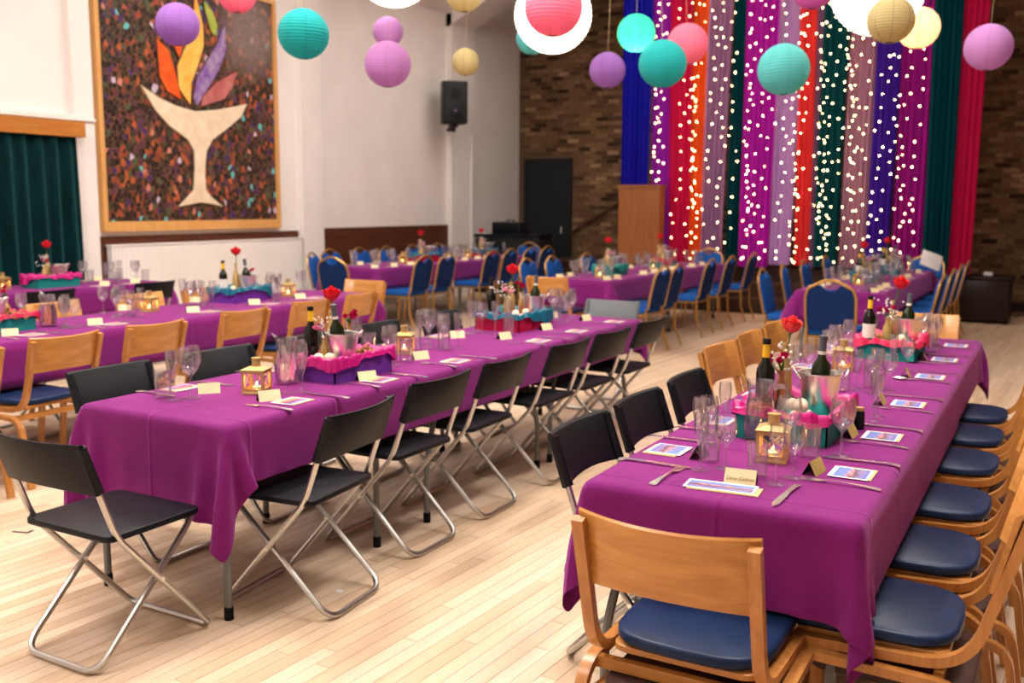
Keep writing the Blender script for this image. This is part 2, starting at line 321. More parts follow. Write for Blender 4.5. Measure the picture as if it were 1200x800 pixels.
# ------------------------------------------------------------------ room shell
WX, BY, RX, RY = -9.1, 16.5, 2.4, -3.2
RIDGE = (WX+RX)/2; SL = .48; EAVE = 4.62
def roofz(x): return EAVE+SL*(min(x-WX, RX-x))
fl = MB(); fl.box(WX-.2, RX+.2, RY-.2, BY+.2, -.12, -.012); floor = struct('floor', fl, 'floor_gap')
def floor_boards():
    rnd = random.Random(4); ang = -math.radians(3.0); ca, sa = math.cos(ang), math.sin(ang); W = .062
    boards = []
    for i in range(-190, 90):
        u = i*W; v = -4.6+rnd.random()*1.2
        while v < 18:
            L = rnd.uniform(.7, 1.9)
            cu, cv = u+W/2, v+L/2
            x = ca*cu-sa*cv; y = sa*cu+ca*cv
            if WX+.02 < x < RX-.05 and RY+.4 < y < BY-.5:
                boards.append((u, v, L, x, y, rnd.random()))
            v += L
    def seen(b):
        x, y = b[3], b[4]; d = (Vector((x, y, 0))-Vector((0, 0, CAMH))); z = d.dot(fw)
        if z < .5: return 99
        px = 600+1150*d.dot(rr)/z; py = 400-1150*d.dot(uu)/z
        return z if (-40 < px < 1240 and py < 850) else 99
    boards.sort(key=seen); rest = MB(); rest.tone = []
    for k, (u, v, L, x, y, t) in enumerate(boards):
        g_ = .0009
        mb = MB() if k < 300 else rest
        P = [(u+g_, v+g_), (u+W-g_, v+g_), (u+W-g_, v+L-g_), (u+g_, v+L-g_)]
        Q = [(ca*a-sa*b, sa*a+ca*b) for a, b in P]
        mb.add([(a, b, -.0125) for a, b in Q]+[(a, b, 0) for a, b in Q], [(4, 5, 6, 7), (0, 1, 5, 4), (1, 2, 6, 5), (2, 3, 7, 6), (3, 0, 4, 7)])
        if k < 300: mb.tone = [t]*5; struct('floor_board', mb, 'floor_board', floor)
        else: rest.tone += [t]*5
    o = struct('floor_boards', rest, 'floor_board', floor); o['kind'] = 'stuff'
floor_boards()
mb = MB(); mb.box(WX-.25, WX, RY-.2, BY+.2, 0, EAVE+.1); wl = struct('wall_left', mb, 'wall_paint')
mb = MB(); mb.box(RX, RX+.2, RY-.2, BY+.2, 0, EAVE+.1); struct('wall_right', mb, 'brick_far')
def gable(y0, y1):
    m_ = MB(); pts = [(WX-.2, 0), (RX+.2, 0), (RX+.2, EAVE), (RIDGE, roofz(RIDGE)+.2), (WX-.2, EAVE)]
    m_.add([(x, y0, z) for x, z in pts]+[(x, y1, z) for x, z in pts], [(0, 1, 2, 3, 4), (9, 8, 7, 6, 5), (0, 5, 6, 1), (1, 6, 7, 2), (2, 7, 8, 3), (3, 8, 9, 4), (4, 9, 5, 0)]); return m_
wb = struct('wall_back', gable(BY, BY+.2), 'mortar'); struct('wall_front', gable(RY-.2, RY), 'wall_paint')
mb = MB()
for a, b in ((WX-.2, RIDGE), (RX+.2, RIDGE)):
    za, zb = (EAVE-.1, roofz(RIDGE))
    mb.add([(a, RY-.2, za), (b, RY-.2, zb), (b, BY+.2, zb), (a, BY+.2, za), (a, RY-.2, za+.15), (b, RY-.2, zb+.15), (b, BY+.2, zb+.15), (a, BY+.2, za+.15)], [(0, 1, 2, 3), (4, 7, 6, 5), (0, 4, 5, 1), (1, 5, 6, 2), (2, 6, 7, 3), (3, 7, 4, 0)])
struct('ceiling', mb, 'ceiling_paint')
# portal frames: pilaster on the left wall running on into a sloping rafter
k = 0
for y0, y1, dp in ((2.2, 2.6, .12), (6.82, 7.02, .09), (10.3, 10.72, .10), (14.0, 14.72, .10)):
    k += 1; m_ = MB(); m_.box(WX-.01, WX+dp, y0, y1, 0, EAVE)
    if k != 2:
        pr = [(WX, EAVE-.22), (RIDGE, roofz(RIDGE)-.22), (RX, EAVE-.22), (RX, EAVE), (RIDGE, roofz(RIDGE)+.02), (WX, EAVE)]
        m_.add([(x, y0, z) for x, z in pr]+[(x, y1, z) for x, z in pr], [(0, 1, 4, 5), (1, 2, 3, 4), (6, 11, 10, 7), (7, 10, 9, 8), (0, 6, 7, 1), (1, 7, 8, 2), (0, 5, 11, 6), (2, 8, 9, 3), (3, 9, 10, 4), (4, 10, 11, 5)])
    struct('trim_%d' % k, m_, 'wall_paint')
m_ = MB(); m_.box(WX-.01, WX+.09, 7.02, 7.06, 0, EAVE-.05); struct('trim_5', m_, 'wall_paint')
m_ = MB(); m_.box(WX, WX+.10, 2.6, 6.82, 2.37, 2.42); m_.box(WX, WX+.06, 2.6, 6.82, 2.33, 2.37); m_.box(WX+.09, WX+.12, 6.82, 7.06, 2.37, 2.40); struct('trim_6', m_, 'wall_paint')
m_ = MB(); m_.tube([(WX+.13, 14.58, 0), (WX+.13, 14.58, 2.7)], .018, 8); struct('trim_7', m_, 'white_enamel')
m_ = MB(); m_.box(-1.1, RX, BY-.04, BY, 0, .14); struct('baseboard_back', m_, 'dark_wood')
# bricks
def bricks():
    rnd = random.Random(7); L, H_, J = .215, .065, .010; lst = []
    for row in range(0, 88):
        z = .03+row*(H_+J)
        for i in range(0, 54):
            x = WX+.02+i*(L+J)+(row % 2)*(L+J)/2
            if x+L > RX or z+H_ > roofz(x)-.1 or z+H_ > roofz(x+L)-.1: continue
            if -9.0 < x+L and x < -8.02 and z < 2.40 and x+L > -8.92: continue
            d = Vector((x, BY, z))-Vector((0, 0, CAMH)); q = d.dot(fw); px = 600+1150*d.dot(rr)/q; py = 400-1150*d.dot(uu)/q
            vis = (600 < px < 735 or 1098 < px < 1212) and -15 < py < 370
            lst.append((0 if vis else 1, z, x))
    vis = [b for b in lst if b[0] == 0]; rnd.shuffle(vis)
    vis.sort(key=lambda b: abs(b[2]+1.0) > 1.6)      # nearer right hand stretch first
    rest = MB(); rest.tone = []
    for k, (q, z, x) in enumerate(vis+[b for b in lst if b[0]]):
        t = min(1, max(0, rnd.gauss(.45, .24))); pj = rnd.uniform(.006, .013); e = rnd.uniform(-.002, .002)
        mb = MB() if k < 300 and q == 0 else rest
        mb.box(x, x+L, BY-pj, BY+.001, z+e, z+H_+e)
        if mb is not rest: mb.tone = [t]*6; struct('brick', mb, 'brick', wb)
        else: rest.tone += [t]*6
    o = struct('bricks', rest, 'brick', wb); o['kind'] = 'stuff'
bricks()
# dark door in the brick wall
m_ = MB(); m_.box(-8.90, -8.02, BY-.05, BY, 0, 2.33); d1 = struct('door_1', m_, 'dark_door')
m_ = MB(); m_.tube([(-8.14, BY-.10, 1.0), (-8.14, BY-.10, 1.14)], .012); m_.box(-8.15, -8.13, BY-.10, BY-.05, 1.0, 1.02); m_.box(-8.15, -8.13, BY-.10, BY-.05, 1.12, 1.14); struct('door_handle', m_, 'steel', d1)
m_ = MB(); m_.box(-8.95, -8.90, BY-.07, BY, 0, 2.38); m_.box(-8.02, -7.97, BY-.07, BY, 0, 2.38); m_.box(-8.90, -8.02, BY-.07, BY, 2.33, 2.38); struct('door_frame', m_, 'black_paint', d1)
# radiator niche panels on the left wall
m_ = MB(); m_.box(WX-.01, WX+.02, 7.08, 10.28, .12, 1.165); struct('trim_8', m_, 'brown_panel')
m_ = MB(); m_.box(WX-.01, WX+.04, 10.74, 13.98, .12, 1.19); struct('trim_9', m_, 'brown_panel')
r = thing('radiator', (WX+.02, 8.73, .2), 0, 'long white panel radiator under the mosaic picture', 'radiator')
def f(m): m.box(.02, .10, -1.55, 1.50, 0, .86)
part('front_panel', 'radp', f, 'white_enamel', r, smooth=False)
def f(m):
    for i in range(60): m.box(.100, .105, -1.52+i*.05, -1.49+i*.05, .03, .83)
part('ribs', 'radr', f, 'white_enamel', r, smooth=False)
def f(m): m.box(.01, .11, -1.56, 1.51, .86, .875)
part('top_grille', 'radt', f, 'white_enamel', r, smooth=False)
def f(m): m.box(0, .03, -1.2, -1.15, -.1, .7); m.box(0, .03, 1.15, 1.2, -.1, .7)
part('bracket', 'radb', f, 'white_enamel', r, smooth=False)
# window curtain and pelmet
def f(m):
    P = []
    for i in range(190):
        t = i/189; y = 3.2+t*3.56; row = []
        for j in range(9):
            s = j/8; z = 2.20-s*1.98
            row.append((WX+.20+.035*math.sin(t*2*PI*21+.7*math.sin(5*t))*(0.7+.5*s)+.015*math.sin(t*57+s*2), y-(.05 if t > .97 else 0)*0+.06*(s-.2)*(t-.5), z))
        P.append(row)
    m.grid(P)
single('window_curtain', 'wcurt', f, 'velvet_teal', 'dark teal velvet curtain hanging at the left wall under a pelmet', 'curtain')
def f(m): m.box(0, .26, -1.85, 1.72, 0, .155)
single('curtain_pelmet', 'pelm', f, 'pelmet_wood', 'orange-brown wooden pelmet board above the teal curtain', 'pelmet', loc=(WX, 5.1, 2.19), smooth=False)

# ------------------------------------------------------------------ mosaic picture
pic = thing('mosaic_picture', (WX, 8.5, 2.6), 0, 'large framed mosaic of a flaming cream chalice on the left wall', 'picture')
Y0, Y1, Z0, Z1 = 7.14-8.5, 9.89-8.5, 1.215-2.6, 4.10-2.6
def f(m): m.box(.005, .045, Y0+.05, Y1-.05, Z0+.05, Z1-.05)
part('mosaic_panel', 'mosp', f, 'mosaic', pic, smooth=False)
def f(m): m.box(0, .075, Y0, Y0+.055, Z0, Z1); m.box(0, .075, Y1-.055, Y1, Z0, Z1); m.box(0, .075, Y0+.055, Y1-.055, Z1-.055, Z1); m.box(0, .075, Y0+.055, Y1-.055, Z0, Z0+.11)
part('frame', 'mosf', f, 'pale_frame', pic, smooth=False)
SH = dict(bowl=([(7.72, 2.82), (7.96, 2.7), (8.2, 2.63), (8.49, 2.59), (8.81, 2.63), (9.09, 2.69), (9.33, 2.75), (9.23, 2.6), (8.99, 2.44), (8.74, 2.29), (8.64, 2.15), (8.6, 1.91), (8.61, 1.68), (8.69, 1.60), (8.86, 1.49), (8.72, 1.52), (8.52, 1.545), (8.36, 1.52), (8.19, 1.49), (8.34, 1.60), (8.43, 1.68), (8.46, 1.91), (8.46, 2.14), (8.37, 2.27), (8.1, 2.41), (7.91, 2.57)], 'ivory', 'cream tiled chalice'),
 fl1=([(7.96, 3.36), (8.13, 3.25), (8.2, 3.06), (8.29, 2.71), (8.08, 2.79), (7.98, 2.94)], 'orange', 'orange flame tongue'),
 fl2=([(8.55, 3.95), (8.62, 3.75), (8.66, 3.6), (8.66, 3.37), (8.56, 3.13), (8.45, 2.92), (8.42, 2.66), (8.25, 2.84), (8.24, 3.09), (8.36, 3.3), (8.5, 3.51)], 'yellow', 'tall yellow flame tongue'),
 fl3=([(9.01, 3.67), (9.02, 3.36), (8.88, 3.1), (8.70, 2.88), (8.52, 2.66), (8.46, 2.76), (8.54, 3.0), (8.7, 3.21), (8.87, 3.43)], 'lilac', 'lilac flame tongue'),
 fl4=([(9.19, 3.15), (9.1, 2.93), (8.96, 2.78), (8.58, 2.66), (8.61, 2.78), (8.82, 2.96)], 'rose', 'dull rose flame tongue'),
 fl5=([(8.68, 3.89), (8.82, 3.79), (8.89, 3.64), (8.86, 3.52), (8.78, 3.54), (8.72, 3.71)], 'lime', 'small lime green flame tongue'),
 fl6=([(8.2, 3.32), (8.34, 3.33), (8.28, 3.18)], 'orange', 'small orange flame tip'))
for kk, (pts, c, lb) in SH.items():
    def f(m, pts=pts):
        n = len(pts); vs = [(.045, y-8.5, z-2.6) for y, z in pts]+[(.062, y-8.5, z-2.6) for y, z in pts]
        m.add(vs, [tuple(range(n, 2*n)), tuple(reversed(range(n)))]+[(i, (i+1) % n, n+(i+1) % n, n+i) for i in range(n)])
    o = part('inlay', 'in'+kk, f, 'inlay_'+c, pic, smooth=False, label=lb)
    def f(m, pts=pts): m.tube([(.055, y-8.5, z-2.6) for y, z in pts], .010, 5, closed=True)
    part('inlay_edge', 'ine'+kk, f, 'inlay_ivory' if kk == 'bowl' else 'brown_panel', pic)

# ------------------------------------------------------------------ wall speaker, stage, drapes, lectern
sp = thing('loudspeaker', (WX+.42, 13.56, 2.80), 0, 'black loudspeaker bracketed high on the white pillar', 'speaker', rot=(0, 0, math.radians(42)))
def f(m): m.plate([(-.20, -.17), (.20, -.17), (.20, .05), (.12, .17), (-.12, .17), (-.20, .05)], 0, .66, .015)
part('cabinet', 'spc', f, 'black_plastic', sp)
def f(m): m.plate(rrect(-.16, .16, -.3, .3, .04), 0, .012, .004, Matrix.Translation((0, -.172, .33)) @ Matrix.Rotation(PI/2, 4, 'X'))
part('grille', 'spg', f, 'black_paint', sp)
def f(m): m.lathe([(.13, 0), (.13, .01), (.12, .014), (0, .010)], 24, Matrix.Translation((0, -.184, .20)) @ Matrix.Rotation(PI/2, 4, 'X')); m.lathe([(.09, 0), (.09, .012), (0, .012)], 20, Matrix.Translation((0, -.184, .47)) @ Matrix.Rotation(PI/2, 4, 'X'))
part('driver', 'spd', f, 'black_plastic', sp)
def f(m): m.lathe([(.014, 0), (.014, .004), (0, .005)], 12, Matrix.Translation((0, -.198, .20)) @ Matrix.Rotation(PI/2, 4, 'X'))
part('badge', 'spb', f, 'paper_lilac', sp)
def f(m): m.box(-.06, .06, -.1, .14, -.05, 0); m.box(-.05, .05, .10, .42, -.09, -.04); m.box(-.03, .03, -.02, .02, -.12, .0)
part('wall_bracket', 'spw', f, 'black_paint', sp, smooth=False)
SX0, SX1 = -7.1, -1.5
m_ = MB(); m_.box(SX0, SX1, 14.45, BY-.05, 0, .60); stg = thing('stage', ((SX0+SX1)/2, 15, 0), 0, 'low dark wooden stage with front steps in front of the brick wall', 'stage')
def f(m): m.box(SX0+4.025, SX1+4.025, -.55, 1.45, 0, .60)
part('stage_body', 'stb', f, 'stage_wood', stg, smooth=False)
def f(m): m.box(SX0+4.0, SX1+4.05, -.62, 1.45, .60, .64)
part('stage_deck', 'std', f, 'stage_wood', stg, smooth=False)
for q, (dy, h) in enumerate(((-.80, .43), (-1.02, .22))):
    def f(m, dy=dy, h=h): m.box(SX0+4.1, SX1+3.9, dy, -.55 if q == 0 else -.80, 0, h)
    part('step', 'stp%d' % q, f, 'stage_wood', stg, smooth=False)
    def f(m, dy=dy, h=h): m.box(SX0+4.1, SX1+3.9, dy-.012, dy, h-.03, h+.002)
    part('nosing', 'stn%d' % q, f, 'rail_wood', stg, smooth=False)
STRIPS = [(-6.04, -5.60, 'blue'), (-5.60, -5.27, 'violet'), (-5.27, -4.95, 'crimson'), (-4.95, -4.70, 'orange'), (-4.70, -4.36, 'mauve'), (-4.36, -4.16, 'teal'), (-4.16, -3.72, 'magenta'),
          (-3.72, -3.40, 'lilac'), (-3.40, -3.18, 'coral'), (-3.18, -3.06, 'mauve'), (-3.06, -2.73, 'teal'), (-2.73, -2.38, 'pinkmauve'), (-2.38, -2.08, 'indigo'), (-2.08, -1.68, 'plum'), (-1.68, -1.34, 'teal'), (-1.34, -1.02, 'crimson')]
WORDS = dict(blue='deep blue', violet='bright violet', crimson='crimson red', orange='orange', mauve='dusky mauve', teal='dark teal', magenta='magenta purple', lilac='pale lilac', coral='coral red', pinkmauve='pinkish mauve', indigo='indigo', plum='plum purple')
for q, (a, b, c) in enumerate(STRIPS):
    def f(m, a=a, b=b, q=q):
        rnd = random.Random(q); P = []; n = 44; ph = rnd.random()*6; k1 = max(3, round((b-a)/.075)); flare = rnd.uniform(-.05, .05); cx = (a+b)/2; Z0 = .70 if q % 3 else .665
        for i in range(n+1):
            t = i/n; row = []
            for j in range(26):
                s = j/25; z = Z0+(5.35-Z0)*s; wd = (b-a)*1.06*(1-.10*(1-s)**2)
                x = cx+(t-.5)*wd+flare*(1-s)*.6+.012*math.sin(3*s+q)
                y = (.028*math.sin(t*2*PI*k1+ph+.5*math.sin(2*s+q))+.012*math.sin(t*2*PI*k1*2.3+ph))*(1-.35*s)+.02*math.sin(2.2*s+q)
                row.append((x, y+(.030 if q % 2 else -.030), z))
            P.append(row)
        m.grid(P)
    extra = {0: ' at the left end', 2: ' beside the orange one', 4: ' left of the first teal', 5: ', narrow, left of magenta', 9: ', narrow, beside coral red', 10: ', middle teal one, among fairy lights', 14: ', unlit, near the right end', 15: ' at the right end'}.get(q, '')
    single('fabric_drape', 'dr%d' % q, f, 'drape_'+c, WORDS[c]+' fabric drape above the stage'+extra, 'drape', group='fabric drapes above the stage', loc=(0, 14.22, 0))
def f(m): m.tube([(SX0+.9, 0, 0), (SX1+.1, 0, 0)], .025, 8)
o = single('drape_rail', 'drr', f, 'black_paint', 'black rail carrying the coloured drapes above the stage', 'rail', loc=(0, 14.22, 5.37))
SXs = [-5.44, -5.33, -5.06, -4.9, -4.8, -4.59, -4.44, -4.26, -4.04, -3.88, -3.77, -3.55, -3.36, -3.28, -3.08, -2.98, -2.88, -2.78, -2.67, -2.55, -2.42, -2.27, -2.16, -2.03, -1.92, -1.77, -3.0, -5.38, -4.84, -2.62, -4.0, -3.32]
for q, x in enumerate(sorted(SXs)):
    def pth(z, q=q): return (.035*math.sin(z*1.7+q*1.3)+.02*math.sin(z*4.1+q), -.02+.012*math.sin(z*3+q), z)
    s = thing('light_string', (x, 14.10, .7), 0, 'string of warm white fairy lights down the drapes', 'lights', 'drapes', 'fairy light strings over the drapes', order=x)
    def f(m, q=q):
        m.tube([pth(z*.15) for z in range(0, 32)], .0015, 3)
    part('wire', 'lsw%d' % q, f, 'wire', s)
    def f(m, q=q):
        rnd = random.Random(q+50); z = .05+rnd.random()*.1
        while z < 4.5:
            p = pth(z); m.ball((p[0]+rnd.gauss(0, .028), p[1]-.02, z), .0086*rnd.uniform(.7, 1.15), 6, 4); z += rnd.uniform(.10, .26)
    o = part('bulbs', 'lsb%d' % q, f, 'bulb', s); o['kind'] = 'stuff'
lc = thing('lectern', (-5.62, 13.95, 0), 0, 'plain brown wooden lectern board standing before the blue drape', 'lectern')
def f(m): m.plate(rrect(-.33, .33, -.02, .02, .01, 2), .66, 1.84, .004)
part('front_panel', 'lcp', f, 'lectern_wood', lc, smooth=False)
def f(m): m.box(-.35, .35, -.04, .22, 1.80, 1.84)
part('top_board', 'lct', f, 'lectern_wood', lc, smooth=False)
for s_ in (-1, 1):
    def f(m, s_=s_): m.box(s_*.31-.02, s_*.31+.02, .02, .20, .66, 1.80); 
    part('side_panel', 'lcs%d' % s_, f, 'lectern_wood', lc, smooth=False)
def f(m): m.box(-.34, .34, -.06, .22, 0, .66)
part('plinth', 'lcb', f, 'stage_wood', lc, smooth=False)
hr = thing('handrail', (-7.5, BY-.10, 0), 0, 'dark wooden handrail sloping up the brick wall right of the door', 'handrail')
def f(m): m.tube([(-.42, 0, 1.04), (.75, 0, 1.72)], .03, 8)
part('rail', 'hrr', f, 'rail_wood', hr)
for q, (x, z) in enumerate(((-.3, 1.11), (.6, 1.63))):
    def f(m, x=x, z=z): m.tube([(x, 0, z-.02), (x, .03, z-.06), (x, .095, z-.06)], .008, 6)
    part('bracket', 'hrp%d' % q, f, 'black_paint', hr)
# black covered equipment by the far left corner
pn = thing('upright_piano', (-8.35, 14.95, 0), 0, 'black covered piano in the far left corner', 'piano')
def f(m): m.plate([(-.62, -.24), (.62, -.24), (.62, .30), (-.62, .30)], 0, .98, .03)
part('body', 'pnb', f, 'black_paint', pn)
def f(m): m.plate([(-.58, -.40), (.58, -.40), (.58, -.20), (-.58, -.20)], .62, .74, .02)
part('keyboard_shelf', 'pnk', f, 'black_paint', pn)
def f(m): m.plate([(-.64, -.26), (.64, -.26), (.64, .32), (-.64, .32)], .98, 1.03, .01)
part('lid', 'pnl', f, 'black_plastic', pn)
eq = thing('equipment_case', (-8.42, 14.98, 1.03), 0, 'black equipment case standing on the covered piano', 'case')
def f(m): m.plate(rrect(-.28, .28, -.18, .18, .03), 0, .20, .01)
part('case_body', 'eqb', f, 'black_plastic', eq)
def f(m): m.tube(fillet([(-.08, 0, .19), (-.08, 0, .235), (.08, 0, .235), (.08, 0, .19)], .02), .01, 6)
part('handle', 'eqh', f, 'rubber', eq)
def f(m): m.box(-.12, .12, -.09, .09, 0, .012)
single('paper_sheet', 'psh', f, 'white_card', 'white papers lying on the front of the covered piano', 'paper', loc=(-8.72, 14.74, .0), smooth=False).location = (-8.85, 14.78, 1.03)
# dark box and white cards at the right of the back right table
bx = thing('wooden_chest', (-.98, 14.75, 0), 0, 'dark wooden chest behind the back right table by the brick wall', 'chest')
def f(m): m.plate(rrect(-.42, .42, -.28, .28, .03, 2), .04, .58, .01)
part('body', 'chb', f, 'dark_wood', bx)
def f(m): m.plate(rrect(-.45, .45, -.31, .31, .03, 2), .58, .63, .01)
part('lid', 'chl', f, 'dark_wood', bx)
def f(m):
    for x in (-.36, .36):
        for y in (-.22, .22): m.box(x-.03, x+.03, y-.03, y+.03, 0, .04)
part('feet', 'chf', f, 'dark_wood', bx, smooth=False)
# ------------------------------------------------------------------ added fill lamps and paper lanterns
for i, (x, y, z, pd, pu) in enumerate(FILL_LAMPS):
    t = thing('fill_lamp', (x, y, z), 0, 'white batten lamp hung from the ceiling', 'lamp', 'ceiling', 'ceiling lamps', order=y)
    def f(m): m.box(-.27, .27, -.78, .78, 0, .07)
    part('housing', 'clh', f, 'white_enamel', t, smooth=False)
    def f(m): m.tube([(-.16, -.72, -.03), (-.16, .72, -.03)], .016, 8); m.tube([(.16, -.72, -.03), (.16, .72, -.03)], .016, 8)
    part('tubes', 'clt', f, 'lamp_tube', t)
    def f(m, x=x, z=z): m.tube([(0, -.6, .07), (0, -.6, roofz(x)-z)], .006, 5); m.tube([(0, .6, .07), (0, .6, roofz(x)-z)], .006, 5)
    part('hanger', 'clr%d' % i, f, 'steel', t)
LN = [('purple', .3, -5.55, 5.08, 2.78, 'purple paper lantern in front of the mosaic'), ('pink', .3, -5.91, 6.03, 3.19, 'coral pink paper lantern cut by the top edge at the mosaic'), ('teal', .3, -4.04, 4.66, 2.54, 'teal paper lantern right of the mosaic picture'),
      ('white', .6, -4.34, 5.99, 3.24, 'large glowing white paper lantern at the top, before the white wall'), ('lilac', .3, -6.08, 8.28, 3.25, 'small lilac paper lantern just above a larger lilac one'), ('lilac', .35, -4.58, 6.23, 2.59, 'lilac paper lantern before the white wall, lower of two'),
      ('gold', .3, -4.33, 6.92, 3.21, 'gold paper lantern cut by the top edge above the speaker'), ('gold', .25, -4.9, 7.86, 2.83, 'small gold paper lantern just above the loudspeaker'), ('pink', .4, -3.19, 6.26, 2.89, 'big pink paper lantern overlapping a white one'),
      ('white', .6, -3.61, 7.08, 3.01, 'large glowing white paper lantern behind the big pink one'), ('aqua', .3, -4.55, 8.49, 3.1, 'small aqua paper lantern left below the pink and white ones'), ('purple', .3, -3.44, 7.76, 2.66, 'purple paper lantern before the left brick wall'),
      ('green', .35, -3.62, 8.81, 3.13, 'sea green paper lantern lit from inside, before the drapes'), ('pink', .35, -2.93, 8.28, 2.91, 'pink paper lantern behind the teal one at the drapes'), ('teal', .35, -2.66, 6.99, 2.57, 'teal paper lantern below the lit green one'),
      ('aqua', .35, -1.76, 6.93, 2.47, 'aqua paper lantern hanging alone before the middle drapes'), ('magenta', .35, -1.95, 8.51, 3.32, 'magenta paper lantern cut by the top edge at the drapes'), ('white', .6, -1.2, 7.09, 2.97, 'large glowing white paper lantern before the right drapes'),
      ('gold', .35, -1.27, 8.14, 2.95, 'gold paper lantern beside the large white one on the right'), ('peach', .35, -1.22, 9.26, 3.06, 'peach paper lantern lit from inside, before the right drapes'), ('lilac', .35, -.61, 8.48, 2.75, 'lilac paper lantern hanging furthest right before the brick wall')]
# the gold lantern partly hides the white and peach ones in the photograph, so it hangs nearest
LN[18] = ('gold', .26, -.945, 6.05, 2.59, LN[18][5])
for q, (c, D, x, y, z, lb) in enumerate(LN):
    t = thing('paper_lantern', (x, y, z), 0, lb, 'lantern', None, 'paper lanterns hanging over the tables', rot=(random.Random(q).uniform(-.05, .05), random.Random(q+9).uniform(-.05, .05), q*.7))
    R = D/2
    def f(m, R=R):
        prof = []; NR = 44
        for k in range(NR+1):
            a = .16+(PI-.32)*k/NR; rr_ = R*(1+(.012 if k % 2 else -.012)); prof.append((rr_*math.sin(a), -rr_*math.cos(a)*.97))
        seg = 32; vs = []; fs = []
        for rr_, zz in prof:
            for i in range(seg): a = 2*PI*i/seg; vs.append((rr_*math.cos(a), rr_*math.sin(a), zz))
        for k in range(NR):
            for i in range(seg): j = (i+1) % seg; fs.append((k*seg+i, k*seg+j, (k+1)*seg+j, (k+1)*seg+i))
        m.add(vs, fs)
    part('paper_shade', 'lan%.2f' % R, f, 'paper_'+c, t)
    def f(m, R=R):
        for i in range(4):
            a = i*PI/4+.2; m.tube([(math.cos(a)*R*.985*math.sin(b*.2), math.sin(a)*R*.985*math.sin(b*.2), -R*.955*math.cos(b*.2)) for b in range(-15, 16)], .0028, 4)
        m.tube([(R*.17*math.cos(a*.5), R*.17*math.sin(a*.5), R*.95) for a in range(13)], .0025, 4, True)
    part('wire_frame', 'lanw%.2f' % R, f, 'wire', t)
    h = roofz(x)-z
    def f(m, h=h, R=R): m.tube([(0, 0, R*.93), (0, 0, h)], .0016, 4)
    part('cord', 'lanc%d' % q, f, 'cord', t)
    if c in ('white', 'green', 'peach'):
        l = bpy.data.lights.new('lantern_bulb', 'POINT'); l.energy = dict(white=22, green=9, peach=9)[c]; l.color = (1, .86, .66) if c != 'green' else (1, .88, .7); l.shadow_soft_size = .05
        lo = bpy.data.objects.new('lantern_bulb', l); C.objects.link(lo); lo.location = (x, y, z-(.10 if c == 'green' else 0))

# ------------------------------------------------------------------ chairs
def folding_chair(x, y, deg, desc, where=None, order=None, grey=False, fold=0):
    t = thing('folding_chair', (x, y, 0), math.radians(deg), desc, 'chair', where, 'black folding chairs', order)
    pm = 'grey_plastic' if grey else 'black_plastic'
    def f(m):
        P = [rrect(-.22, .22, -.19, .21, .035)]
        m.plate(P[0], .445, .468, .006)
    part('seat', 'fcs', f, pm, t)
    def f(m):
        n = 14; A = []
        for side in (0, 1):
            for zz in (0, 1): pass
        vs = []; fs = []
        for i in range(n+1):
            u = -1+2*i/n; x_ = .225*u; yb = -.245-.032*(1-u*u)
            for (dy, z) in ((.010, .63), (.010, .787), (.004, .793), (-.006, .793), (-.010, .787), (-.010, .63)):
                vs.append((x_, yb+dy+.022-(z-.64)*.36, z-.012*(u*u)*(1 if z < .7 else -.3)))
        k = 6
        for i in range(n):
            for j in range(k): jj = (j+1) % k; fs.append((i*k+j, i*k+jj, (i+1)*k+jj, (i+1)*k+j))
        fs.append(tuple(range(k))); fs.append(tuple(reversed(range(n*k, n*k+k))))
        m.add(vs, fs)
        for s_ in (-1, 1): m.tube([(s_*.214, -.212, .625), (s_*.214, -.270, .785)], .018, 8)
    part('backrest', 'fcb', f, pm, t)
    def f(m):
        P = [(-.214, -.268, .775), (-.214, -.155, .46), (-.214, .235, .013), (.214, .235, .013), (.214, -.155, .46), (.214, -.268, .775)]
        m.tube(fillet(P, .045, 4), .0115, 8)
    part('back_frame', 'fcf', f, 'steel_tube', t)
    def f(m):
        P = [(-.187, .19, .44), (-.187, .16, .40), (-.187, -.235, .013), (.187, -.235, .013), (.187, .16, .40), (.187, .19, .44)]
        m.tube(fillet(P, .075, 6), .0115, 8); m.tube([(-.187, .165, .425), (.187, .165, .425)], .008, 6)
    part('leg_frame', 'fcl', f, 'steel_tube', t)
    def f(m):
        m.tube([(-.026, 0, 0), (.026, 0, 0)], .008, 8)
    for s_ in (-1, 1): part('pivot', 'fcp', f, 'steel', t, (s_*.2, .018, .261))
    return t
